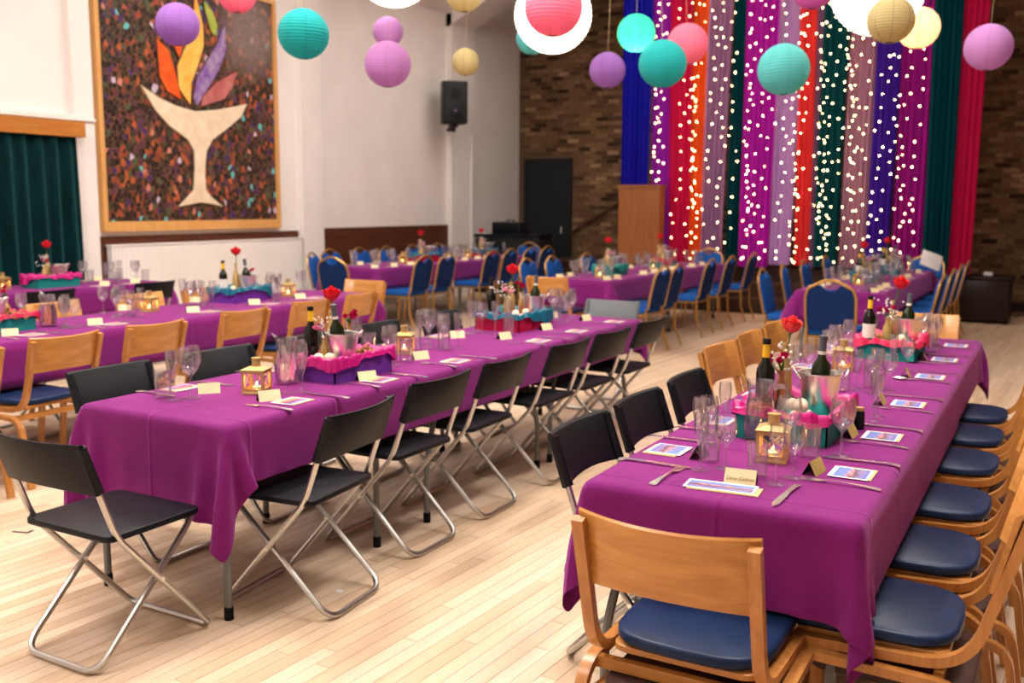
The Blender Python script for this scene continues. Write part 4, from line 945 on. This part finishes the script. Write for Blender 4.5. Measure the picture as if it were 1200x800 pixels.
def bucket(row, x, y, z):
    t = thing('ice_bucket', (x, y, z), .4, 'polished metal ice bucket', 'bucket', ONT(row), 'ice buckets')
    def f(m): m.lathe([(0, 0), (.052, 0), (.056, .004), (.062, .07), (.0625, .072), (.063, .075), (.075, .150), (.079, .152), (.079, .157), (.0735, .156), (.061, .075), (.054, .010), (0, .008)], 28)
    part('bucket_body', 'bkb', f, 'bucket_metal', t)
    for s in (-1, 1):
        def f(m, s=s): m.tube([(s*(.074+.022*math.sin(a*PI/8)), .030*math.cos(a*PI/8), .135+.035*math.sin(a*PI/8)) for a in range(9)], .003, 6)
        part('ring_handle', 'bkh%d' % s, f, 'bucket_metal', t)
def vase(row, x, y, z, h=.24, m_='gold_paint', desc='gold painted bottle vase'):
    k = h/.24
    def f(m): m.lathe([(0, 0), (.026*k**.5, 0), (.028*k**.5, .004), (.028*k**.5, .11*k), (.022, .15*k), (.011, .19*k), (.010, .225*k), (.013, .227*k), (.013, .24*k), (.009, .24*k), (.009, .2*k), (0, .2*k)], 20)
    return single('bottle_vase', 'vs%.2f' % h, f, m_, desc, 'vase', ONT(row), None, (x, y, z))
def petals(m, R, layers, seed, c=(0, 0, 0)):
    rnd = random.Random(seed)
    for L in range(layers):
        n = 3+L; rr_ = R*(.25+.75*L/max(1, layers-1)); hh = R*1.95*(1-.26*L/layers)
        for i in range(n):
            a0 = 2*PI*i/n+L*.7; P = []
            for u in range(6):
                t = u/5; row = []
                for v in range(6):
                    s = v/5; wd = (s-.5)*2*(1.15 if L else 1.4); a = a0+wd*(PI/n)*1.05
                    ra = rr_*(.30+.70*math.sin(min(1, t*1.6)*PI/2))*(1+.16*(t > .9)*(L > 1)-.10*(L < 2)*t); zz = hh*t*(1-.22*abs(wd)**3)+rnd.uniform(-.02, .02)*R-(.18*R if (t > .9 and L > 1) else 0)
                    row.append((c[0]+ra*math.cos(a), c[1]+ra*math.sin(a), c[2]+zz))
                P.append(row)
            m.grid(P)
def rose(row, x, y, z, L=.16, mt='rose_red', tilt=(0, 0), R=.032):
    t = thing('red_rose', (x, y, z), 0, 'red rose on a tall stem', 'flower', ONT(row), rot=(tilt[0], tilt[1], 0))
    def f(m, L=L, R=R): petals(m, R, 5, 3, (0, 0, L))
    part('bloom', 'rsb%.2f%.3f' % (L, R), f, mt, t)
    def f(m, L=L): m.tube([(0, 0, 0), (.002, .001, L*.5), (0, 0, L+.005)], .0028, 6); m.ball((0, 0, L), .009, 8, 5)
    part('stem', 'rss%.2f' % L, f, 'leaf', t)
def carnations(row, x, y, z, n=3, seed=1, mt='carnation', desc='bunch of small crimson carnations', wh=False):
    t = thing('carnation_bunch', (x, y, z), seed*1.3, desc, 'flowers', ONT(row))
    rnd = random.Random(seed); pos = [(rnd.uniform(-.035, .035), rnd.uniform(-.035, .035), rnd.uniform(.055, .09)) for _ in range(n)]
    for q, p in enumerate(pos):
        def f(m):
            r2 = random.Random(5)
            for i in range(26):
                a, b_ = r2.random()*6.28, r2.random()*1.5; c_ = Vector((math.cos(a)*math.sin(b_), math.sin(a)*math.sin(b_), math.cos(b_)*.8))*.013; s1 = c_.orthogonal().normalized()*.007; s2 = c_.cross(s1).normalized()*.007
                m.add([c_*.3, c_+s1, c_*1.25+s2*.5, c_-s1], [(0, 1, 2, 3)]); m.add([c_*.3, c_+s2, c_*1.25-s1*.5, c_-s2], [(0, 1, 2, 3)])
            m.ball((0, 0, 0), .011, 8, 5)
        part('bloom', 'cab', f, mt, t, p)
    def f(m):
        for p in pos: m.tube([(0, 0, 0), (p[0]*.5, p[1]*.5, p[2]*.5), p], .0015, 4)
        for i in range(5):
            a = i*1.3; m.add([(0, 0, .01), (.01*math.cos(a+.6), .01*math.sin(a+.6), .04), (.025*math.cos(a), .025*math.sin(a), .055), (.01*math.cos(a-.6), .01*math.sin(a-.6), .04)], [(0, 1, 2, 3)])
    part('stems', 'cas%d%d' % (seed, n), f, 'leaf', t)
    if wh:
        def f(m):
            r2 = random.Random(seed)
            for i in range(34): m.ball((r2.gauss(0, .035), r2.gauss(0, .035), r2.uniform(.03, .13)), .0055, 6, 4)
        o = part('white_sprig', 'caw%d' % seed, f, 'white_petal', t); o['kind'] = 'stuff'
def crate(row, x, y, deg, W, D, H, box, cloth, seed, words):
    """an open box with a satin cloth gathered round its rim"""
    z = tz(row, y)
    t = thing('gift_box', (x, y, z), math.radians(deg), words[0], 'box', ONT(row), 'table centre boxes')
    def f(m):
        a, b_, c_ = W/2, D/2, .90
        for (x0, x1, y0, y1) in ((-a, a, -b_, -b_+.006), (-a, a, b_-.006, b_), (-a, -a+.006, -b_, b_), (a-.006, a, -b_, b_)): m.box(x0, x1, y0, y1, 0, H)
    part('sides', 'cr%.2f%.2f%.2f' % (W, D, H), f, 'box_'+box, t, smooth=False)
    def f(m): m.box(-W/2+.006, W/2-.006, -D/2+.006, D/2-.006, .0, .05)
    part('bottom', 'crb%.2f%.2f' % (W, D), f, 'box_'+box, t, smooth=False)
    def f(m):
        rnd = random.Random(seed); n = 120; per = rrect(-W/2-.004, W/2+.004, -D/2-.004, D/2+.004, .012, 3)
        pts = []; tot = 0; seg = []
        for i in range(len(per)): a = Vector(per[i]); b_ = Vector(per[(i+1) % len(per)]); seg.append((a, b_, tot, (b_-a).length)); tot += (b_-a).length
        ph = [rnd.random()*6 for _ in range(5)]; rows = []
        for i in range(n+1):
            s = tot*(i % n)/n
            for a, b_, s0, l in seg:
                if s0 <= s <= s0+l+1e-9: p = a+(b_-a)*((s-s0)/max(l, 1e-9)); break
            th = 2*PI*i/n; nrm = Vector((p.x/(W/2), p.y/(D/2))); nrm = Vector((nrm.x**3, nrm.y**3)).normalized()
            hang = H*(.30+.26*math.sin(2*th+ph[0])+.20*math.sin(3*th+ph[1])+.08*math.sin(9*th+ph[2])); hang = max(.012, min(hang, H*.85))
            rip = .008*math.sin(13*th+ph[3]+1.5*math.sin(3*th))+.006*math.sin(29*th+ph[4]+2*math.sin(2*th)); row_ = []
            for k, (u, dz_) in enumerate(((-.030, -.018), (-.018, -.001), (-.008, .008), (.002, .011), (.009, .006), (.011, -.006), (.013, -.45), (.016, -1.0))):
                off = u+rip*(1 if k > 2 else .6); zz = H+(dz_*hang if k > 5 else dz_)+(rip*.8 if k < 6 else 0)
                row_.append((p.x+nrm.x*off, p.y+nrm.y*off, zz))
            rows.append(row_)
        m.grid(rows)
    single('satin_cloth', 'cl%.2f%.2f%.2f%d' % (W, D, H, seed), f, 'satin_'+cloth, words[1], 'cloth', ONT(row), 'satin cloths around the boxes', (x, y, z+.0005), (0, 0, math.radians(deg)))
    return z+.0512
def bulbs(row, x, y, z, n=3, mt='cream_bulb', seed=1, sc=1):
    rnd = random.Random(seed); t = None
    if mt == 'cream_bulb':
        for i in range(n):
            def f(m): m.lathe([(0, 0), (.014, .002), (.022, .010), (.025, .021), (.021, .033), (.012, .040), (.003, .043), (0, .043)], 12)
            a = 2.4*i+seed
            single('garlic_bulb', 'gab', f, 'cream_bulb', 'cream garlic-like bulb in the box', 'bulb', ONT(row), 'cream bulbs in the boxes', (x+.026*math.cos(a), y+.026*math.sin(a), z+(.0 if i < 3 else .035)), (rnd.uniform(-.3, .3), rnd.uniform(-.3, .3), a))
    else:
        def f(m):
            r2 = random.Random(seed)
            for i in range(24): c_ = (r2.gauss(0, .022), r2.gauss(0, .022), abs(r2.gauss(0, .02))+.012); d = Vector((r2.uniform(-1, 1), r2.uniform(-1, 1), r2.uniform(-1, 1))).normalized()*.014; m.tube([Vector(c_)-d, Vector(c_), Vector(c_)+d], .008, 6)
        o = single('snack_heap', 'snk%d' % seed, f, 'brown_snack', 'heap of small brown pieces in the box', 'snacks', ONT(row), 'brown heaps in the boxes', (x, y, z)); o['kind'] = 'stuff'

# ------------------------------------------------------------------ right front table
R_ = 'right'
for k, x, y in (('f', -.912, 2.807), ('t', -.915, 2.915), ('w', -.851, 2.859), ('t', -.741, 2.819), ('f', -.674, 2.768), ('w', -.648, 2.86), ('t', -.655, 3.125), ('g', -.575, 3.20), ('g', -.73, 3.14), ('f', -.99, 3.02), ('w', -.99, 3.12),
                ('f', -1.0, 3.33), ('t', -1.03, 3.25), ('f', -.57, 3.80), ('f', -.575, 3.90), ('w', -.675, 4.37), ('f', -.745, 4.42), ('t', -.70, 4.50), ('w', -.62, 4.47), ('t', -.79, 4.35), ('f', -.83, 4.47), ('w', -.62, 5.03), ('f', -.69, 5.07), ('t', -.76, 5.06),
                ('g', -.97, 5.0), ('w', -1.02, 5.15), ('f', -.99, 5.30), ('w', -1.04, 5.42), ('t', -.99, 5.55), ('w', -1.02, 5.72), ('f', -.585, 5.74), ('t', -.60, 5.86), ('w', -.66, 5.97), ('f', -.58, 5.98), ('t', -.74, 6.15), ('w', -.68, 6.35), ('f', -.86, 6.2), ('w', -.95, 6.05), ('f', -1.0, 6.2), ('g', -.62, 6.12), ('w', -.98, 4.55), ('f', -1.0, 4.4)):
    glass(k, R_, x, y)
prog(R_, -.80, 2.655, 5, .20, .085); tent(R_, -.765, 2.732, 6, 'Dave Gallivan'); cutlery('f', R_, -.972, 2.69, -3); cutlery('k', R_, -.620, 2.67, 178)
for i, y in enumerate((2.99, 3.54, 4.19, 4.93, 5.56, 6.17)):
    prog(R_, -.505, y, 90, .125, .115); cutlery('f', R_, -.515, y-.13, 93+(i % 3)*2-5); cutlery('k', R_, -.505, y+.165, 92-(i % 2)*3)
    tent(R_, -.605, y-.035, 82+i*4, col='gold_card')
cutlery('s', R_, -.585, 4.80, 100); cutlery('s', R_, -.60, 5.38, 100)
for i, y in enumerate((2.985, 3.50, 4.1, 4.95, 5.55, 6.1)):
    prog(R_, -1.075, y, -90, .125, .115); cutlery('k', R_, -1.06, y-.185, -90+(i % 3)*2); cutlery('f' if i else 'k', R_, -1.09, y+.155, -87); tent(R_, -.965, y-.04 if i else 2.955, -86+i*3, col='gold_card')
z = crate(R_, -.79, 3.50, 90, .44, .31, .100, 'teal', 'magenta', 2, ('teal box with magenta lining', 'magenta satin cloth round the box rim'))
bottle(R_, -.895, 3.46, z, 'yellow_foil', desc='dark red wine bottle with yellow foil', lab=False)
bucket(R_, -.725, 3.56, z); bottle(R_, -.727, 3.56, z+.012, 'grey_foil', (.03, .0), 'green_bottle', 'green wine bottle in the ice bucket', False)
vase(R_, -.875, 3.66, z, .24); rose(R_, -.875, 3.66, z+.192, .088, 'rose_coral', (.0, .16), .034)
vase(R_, -.855, 3.53, z, .155, 'copper_paint', 'copper painted bottle vase'); carnations(R_, -.855, 3.53, z+.13, 6, 2, wh=True)
bulbs(R_, -.765, 3.42, z+.0, 6, seed=2, sc=1); bulbs(R_, -.88, 3.36, z, mt='brown_snack', seed=4)
jug(R_, -.865, 3.29, 175); lantern(R_, -.752, 3.035, 8)
def f(m): m.lathe([(0, 0), (.019, 0), (.020, .003), (.020, .062), (.015, .068), (0, .068)], 16)
cp = thing('small_black_bottle', (-.597, 3.635, tz(R_, 3.6)), 0, 'small black jar with cork top beside the near teal box', 'jar')
part('jar_body', 'cpb', f, 'black_plastic', cp)
def f(m): m.lathe([(0, .068), (.0165, .068), (.0165, .080), (0, .081)], 16)
part('cork_top', 'cpc', f, 'cork', cp)
lantern(R_, -.90, 4.93, 10)
z = crate(R_, -.77, 5.60, 90, .42, .29, .100, 'teal', 'pink', 6, ('teal box with pink lining', 'pink satin cloth round the box rim'))
bottle(R_, -.875, 5.48, z, 'yellow_foil', desc='dark red wine bottle with yellow foil')
bucket(R_, -.705, 5.62, z); bottle(R_, -.705, 5.62, z+.012, 'grey_foil', (.0, .05), 'green_bottle', 'green wine bottle in the ice bucket', False)
vase(R_, -.79, 5.68, z, .24); rose(R_, -.79, 5.68, z+.192, .12, 'rose_red', (.05, .25), .036); vase(R_, -.80, 5.58, z, .155, 'gold_paint', 'short gold bottle vase'); carnations(R_, -.80, 5.58, z+.13, 5, 4, wh=True)
bulbs(R_, -.735, 5.48, z, 4, seed=6); bulbs(R_, -.86, 5.62, z, mt='brown_snack', seed=7)

# ------------------------------------------------------------------ centre table
K = 'centre'
for k, x, y in (('t', -3.159, 2.739), ('f', -3.091, 2.729), ('g', -3.066, 2.80), ('f', -2.808, 3.084), ('f', -2.771, 3.140), ('f', -2.843, 3.885), ('w', -2.90, 3.93), ('t', -2.93, 3.99), ('t', -2.86, 4.02), ('t', -3.10, 4.02), ('t', -3.15, 4.10), ('w', -3.19, 4.0), ('g', -3.12, 3.93),
                ('t', -3.045, 4.364), ('t', -2.913, 4.449), ('f', -2.88, 4.54), ('w', -2.95, 4.50), ('w', -3.0, 4.58), ('f', -3.03, 4.47), ('g', -3.08, 4.56), ('w', -3.16, 4.65), ('f', -3.14, 4.55),
                ('f', -3.182, 5.165), ('w', -3.12, 5.20), ('f', -3.02, 5.19), ('f', -2.97, 5.27), ('t', -2.93, 5.20), ('w', -3.2, 5.28), ('w', -2.91, 5.95), ('f', -2.95, 6.06), ('w', -2.99, 6.20), ('f', -3.04, 6.32), ('g', -3.08, 6.1), ('f', -3.10, 6.25), ('w', -3.13, 5.98), ('t', -3.0, 5.98)):
    glass(k, K, x, y)
lantern(K, -2.915, 3.02, 22); lantern(K, -3.025, 4.235, 25); jug(K, -2.955, 3.25, 195)
for i, y in enumerate((2.95, 3.52, 4.15, 5.06, 5.58, 6.18)):
    prog(K, -2.655 if i else -2.665, y, 92, .13, .10, 'print_pink'); tent(K, (-2.765, -2.71, -2.85, -2.87, -2.86, -2.86)[i], y-.02, 60+i*3)
    cutlery('f', K, -2.66, y-.135, 95-(i % 3)*5); cutlery('k', K, -2.62, y+.165, 92)
for i, y in enumerate((2.93, 3.50, 4.28, 4.95, 5.6, 6.2)):
    prog(K, -3.255, y, -88, .13, .10, 'print_pink'); tent(K, -3.09 if i == 0 else -3.14, y-.01, 50); cutlery('k', K, -3.25, y-.15, -92); cutlery('f', K, -3.22, y+.14, -86)
z = crate(K, -2.885, 3.55, 90, .42, .25, .105, 'purple', 'magenta', 11, ('purple box with magenta lining', 'magenta satin cloth round the box rim'))
bottle(K, -2.965, 3.425, z, 'yellow_foil', desc='dark red wine bottle with yellow foil', lab=False)
bucket(K, -2.845, 3.50, z); bottle(K, -2.852, 3.50, z+.014, 'grey_foil', (.03, -.14), 'green_bottle', 'green wine bottle tilted in the ice bucket', False)
vase(K, -2.965, 3.57, z, .24); rose(K, -2.965, 3.57, z+.192, .10, 'rose_red', (0, .03), .036); vase(K, -2.915, 3.455, z, .14, 'gold_paint', 'short gold bottle vase'); carnations(K, -2.915, 3.455, z+.11, 2, 9, 'pink_petal', 'pink and white posy', True)
vase(K, -2.95, 3.68, z, .18, 'gold_paint', 'short gold bottle vase'); carnations(K, -2.95, 3.68, z+.15, 5, 7, wh=False)
bulbs(K, -2.855, 3.39, z, 5, seed=3); bulbs(K, -2.845, 3.62, z+.01, mt='brown_snack', seed=9); bulbs(K, -2.835, 3.685, z+.01, mt='brown_snack', seed=10)
z = crate(K, -3.09, 5.56, 90, .46, .32, .105, 'crimson', 'aqua', 15, ('crimson box with teal blue lining', 'teal blue satin cloth round the box rim'))
bucket(K, -3.0, 5.66, z); bottle(K, -3.0, 5.66, z+.012, 'grey_foil', (.0, .06), 'green_bottle', 'green wine bottle in the ice bucket', False)
bottle(K, -3.19, 5.43, z, 'black_foil', desc='dark wine bottle with black top', lab=False)
vase(K, -3.15, 5.62, z, .24); rose(K, -3.15, 5.62, z+.192, .10, 'rose_red', (0, .06), .036); vase(K, -3.12, 5.50, z, .15, 'gold_paint', 'short gold bottle vase'); carnations(K, -3.12, 5.50, z+.12, 6, 12, 'pink_petal', 'mixed pink and white posy', True)
vase(K, -3.12, 5.71, z, .17, 'gold_paint', 'short gold bottle vase'); carnations(K, -3.12, 5.71, z+.14, 5, 14)
bulbs(K, -3.0, 5.43, z, 5, seed=8); bulbs(K, -3.03, 5.54, z, 4, seed=12)

# ------------------------------------------------------------------ left table
K = 'left'
for k, x, y in (('f', -5.455, 3.974), ('w', -5.49, 4.01), ('f', -5.56, 4.07), ('w', -5.42, 4.03), ('w', -6.0, 4.7), ('f', -5.66, 4.53), ('w', -5.61, 4.61), ('w', -5.74, 4.60), ('t', -5.70, 4.70), ('f', -5.56, 4.66), ('g', -5.80, 4.68), ('f', -5.93, 5.37), ('w', -5.86, 5.40), ('w', -5.80, 5.33), ('f', -5.69, 5.34), ('t', -5.78, 5.45), ('f', -5.62, 5.38), ('w', -5.9, 5.5),
                ('w', -5.60, 6.03), ('f', -5.65, 6.13), ('t', -5.72, 6.2), ('w', -5.82, 6.22), ('f', -5.9, 6.3), ('w', -5.95, 6.45), ('f', -5.89, 6.72), ('w', -5.98, 6.78), ('t', -5.93, 3.9), ('w', -5.98, 4.05), ('f', -6.0, 3.9)):
    glass(k, K, x, y)
for i, y in enumerate((2.95, 3.62, 4.23, 5.09, 5.74, 6.3)):
    x0 = -5.34-.04*(y-3.6); prog(K, x0-.01, y+.05, 92, .13, .10, 'print_pink'); tent(K, x0-.10, y-.02, 58); cutlery('f', K, x0, y-.12, 95); cutlery('k', K, x0+.0, y+.17, 92)
for y in (3.9, 4.9, 5.6, 6.3): tent(K, -5.98-.03*(y-3.6), y, 50)
lantern(K, -5.79, 4.93, 15); lantern(K, -5.745, 6.36, 15); jug(K, -5.63, 3.99, 175)
z = crate(K, -5.68, 3.63, 94, .46, .24, .10, 'teal', 'crimson', 21, ('teal box with crimson lining', 'crimson satin cloth round the box rim'))
bucket(K, -5.62, 3.62, z); vase(K, -5.72, 3.60, z, .24); rose(K, -5.72, 3.60, z+.19, .12, 'rose_red', (0, 0), .036); vase(K, -5.66, 3.73, z, .16, 'gold_paint', 'short gold bottle vase'); carnations(K, -5.66, 3.73, z+.13, 4, 22); bulbs(K, -5.60, 3.74, z+.02, mt='brown_snack', seed=23); bulbs(K, -5.62, 3.79, z+.01, mt='brown_snack', seed=24)
z = crate(K, -5.82, 5.88, 94, .46, .25, .11, 'purple', 'aqua', 27, ('purple box with teal blue lining', 'teal blue satin cloth round the box rim'))
bottle(K, -5.91, 5.78, z, 'yellow_foil', desc='dark red wine bottle with yellow foil'); vase(K, -5.86, 5.87, z, .25); rose(K, -5.86, 5.87, z+.20, .12, 'rose_red', (0, .05), .036)
bucket(K, -5.78, 5.92, z); bottle(K, -5.785, 5.925, z+.012, 'grey_foil', (0, -.08), 'green_bottle', 'green wine bottle in the ice bucket', False)
vase(K, -5.83, 5.98, z, .16, 'gold_paint', 'short gold bottle vase'); carnations(K, -5.86, 5.80, z, 3, 31) if False else carnations(K, -5.83, 5.98, z+.13, 3, 31); bulbs(K, -5.79, 5.80, z, 4, seed=28); bulbs(K, -5.76, 6.04, z, mt='brown_snack', seed=29)

# ------------------------------------------------------------------ table by the radiator and the three back tables
def dressing(K, ys, step, seed, boxes):
    ox, oy, w_, L_, a, _ = ROW[K]; rnd = random.Random(seed)
    for y in ys:
        for s in (-1, 1):
            cx = ox+w_/2+s*(w_/2-.22)
            for k, dx, dy in (('w', 0, 0), ('f', .05, .05), ('t', -.01, .10)):
                if rnd.random() < .9: glass(rnd.choice('wfwg') if k == 'w' else k, K, cx-s*dx+rnd.uniform(-.012, .012), y+dy+rnd.uniform(-.012, .012))
            tent(K, ox+w_/2+s*(w_/2-.12), y-.10, 50+rnd.uniform(-10, 10)); prog(K, ox+w_/2+s*(w_/2-.09), y-.2+.08*0, 90, .13, .10, 'print_pink') if abs(y-.2-oy) > .1 else None
    for (y, bx_, cl, bt) in boxes:      # filled centre boxes
        cx = ox+w_/2; wd = dict(aqua='teal blue').get(cl, cl)
        z = crate(K, cx, y, 90, .44, .24, .11, bx_, cl, int(y*7)+seed, ('%s box with %s lining' % (bx_, wd), '%s satin cloth round the box rim' % wd))
        vase(K, cx-.04, y, z, .25); rose(K, cx-.04, y, z+.20, .11, 'rose_red', (0, .04), .038); bucket(K, cx+.05, y+.06, z)
        if bt: bottle(K, cx+.045, y+.06, z+.012, 'grey_foil', (0, .05), 'green_bottle', 'green wine bottle in the ice bucket', False); bottle(K, cx-.06, y-.09, z, 'yellow_foil', desc='dark red wine bottle with yellow foil')
        vase(K, cx+.05, y-.10, z, .15, 'gold_paint', 'short gold bottle vase'); carnations(K, cx+.05, y-.10, z+.12, 4, int(y*3)+seed, rnd.choice(['carnation', 'pink_petal', 'yellow_petal']), 'small mixed posy', True)
        bulbs(K, cx+.01, y-.16, z, 3, seed=seed); lantern(K, cx+rnd.uniform(-.1, .1), y-.42, 20)
dressing('bleft', (9.85, 10.25, 10.62, 11.65, 11.95, 12.3, 12.55, 13.15), .6, 3, ((11.2, 'crimson', 'aqua', False), (12.8, 'crimson', 'aqua', False)))
dressing('bmid', (9.7, 9.98, 10.75, 11.1, 11.45, 11.7, 12.45, 12.85), .6, 5, ((10.35, 'teal', 'teal', False), (12.0, 'teal', 'crimson', False)))
dressing('bright', (9.75, 10.1, 10.45, 11.3, 11.65, 12.0, 12.9), .6, 7, ((10.9, 'teal', 'aqua', True), (12.45, 'teal', 'aqua', True)))
dressing('radiator', (5.1, 6.35, 6.7), .6, 9, ((5.88, 'teal', 'magenta', False), (4.3, 'teal', 'magenta', False)))
# white cards standing at the far right of the back right table
for q, (x, y, rz, lb) in enumerate(((-1.43, 13.12, .5, 'large white card tilted at the far end of the back right table'),)):
    def f(m): m.plate(rrect(-.13, .13, 0, .2, .01, 2), 0, .006, .001)
    single('white_card', 'whc', f, 'white_card', lb, 'card', None, None, (x, y, .80), (math.radians(70), .35, rz))
def f(m): m.plate([(0, .05), (.05, .03), (.06, -.02), (.02, -.05), (-.04, -.045), (-.06, .01), (-.03, .05)], 0, .05, .015)
single('paper_bundle', 'pbn', f, 'white_card', 'white paper bundle on the dark wooden chest', 'paper', None, None, (-.86, 14.65, .63))

def f(m): m.box(-.045, .045, -.008, .008, 0, .0008); m.box(.030, .046, -.008, .04, 0, .0008)
single('tape_mark', 'tap', f, 'black_paint', 'small black L-shaped tape mark on the floor left of the near folding chair', 'tape', None, None, (-4.19, 2.76, .0002), (0, 0, .3), smooth=False)
def f(m): m.lathe([(0, 0), (.016, 0), (.014, .0006), (0, .0006)], 10)
single('floor_spot', 'fsp', f, 'white_card', 'small white spot on the floorboards in front of the centre table', 'mark', None, None, (-2.443, 2.961, .0002))
# ------------------------------------------------------------------ write the labels that name a place along a table
U_ = 'zeroth nearest second third fourth fifth sixth seventh eighth ninth tenth eleventh twelfth thirteenth fourteenth fifteenth sixteenth seventeenth eighteenth nineteenth'.split()
def ordinal(n):
    if n < 20: return U_[n]
    t_ = ('twent', 'thirt', 'fort', 'fift', 'sixt', 'sevent', 'eight', 'ninet')[n//10-2]
    return t_+'ieth' if n % 10 == 0 else t_+'y-'+('first' if n % 10 == 1 else U_[n % 10])
grp = {}
for o, d, w_, k in REG: grp.setdefault((d, w_), []).append((k, o))
for (d, w_), L in grp.items():
    L.sort(key=lambda a: (round(a[0], 4), a[1].location.x))
    for i, (k, o) in enumerate(L):
        n = i+1; od = ordinal(n)
        if w_.startswith('table:'): o['label'] = '%s %s%s' % (d, w_[6:], '' if len(L) == 1 else ', %s' % (od if n == 1 else od+' nearest'))
        elif w_.startswith('side:'): o['label'] = '%s, %s on the %s' % (d, od if n == 1 else od+' nearest', w_[5:])
        elif w_ == 'drapes': o['label'] = '%s, %s from the left' % (d, od.replace('nearest', 'first'))
        else: o['label'] = '%s, %s' % (d, 'nearest' if n == 1 else od+' nearest')
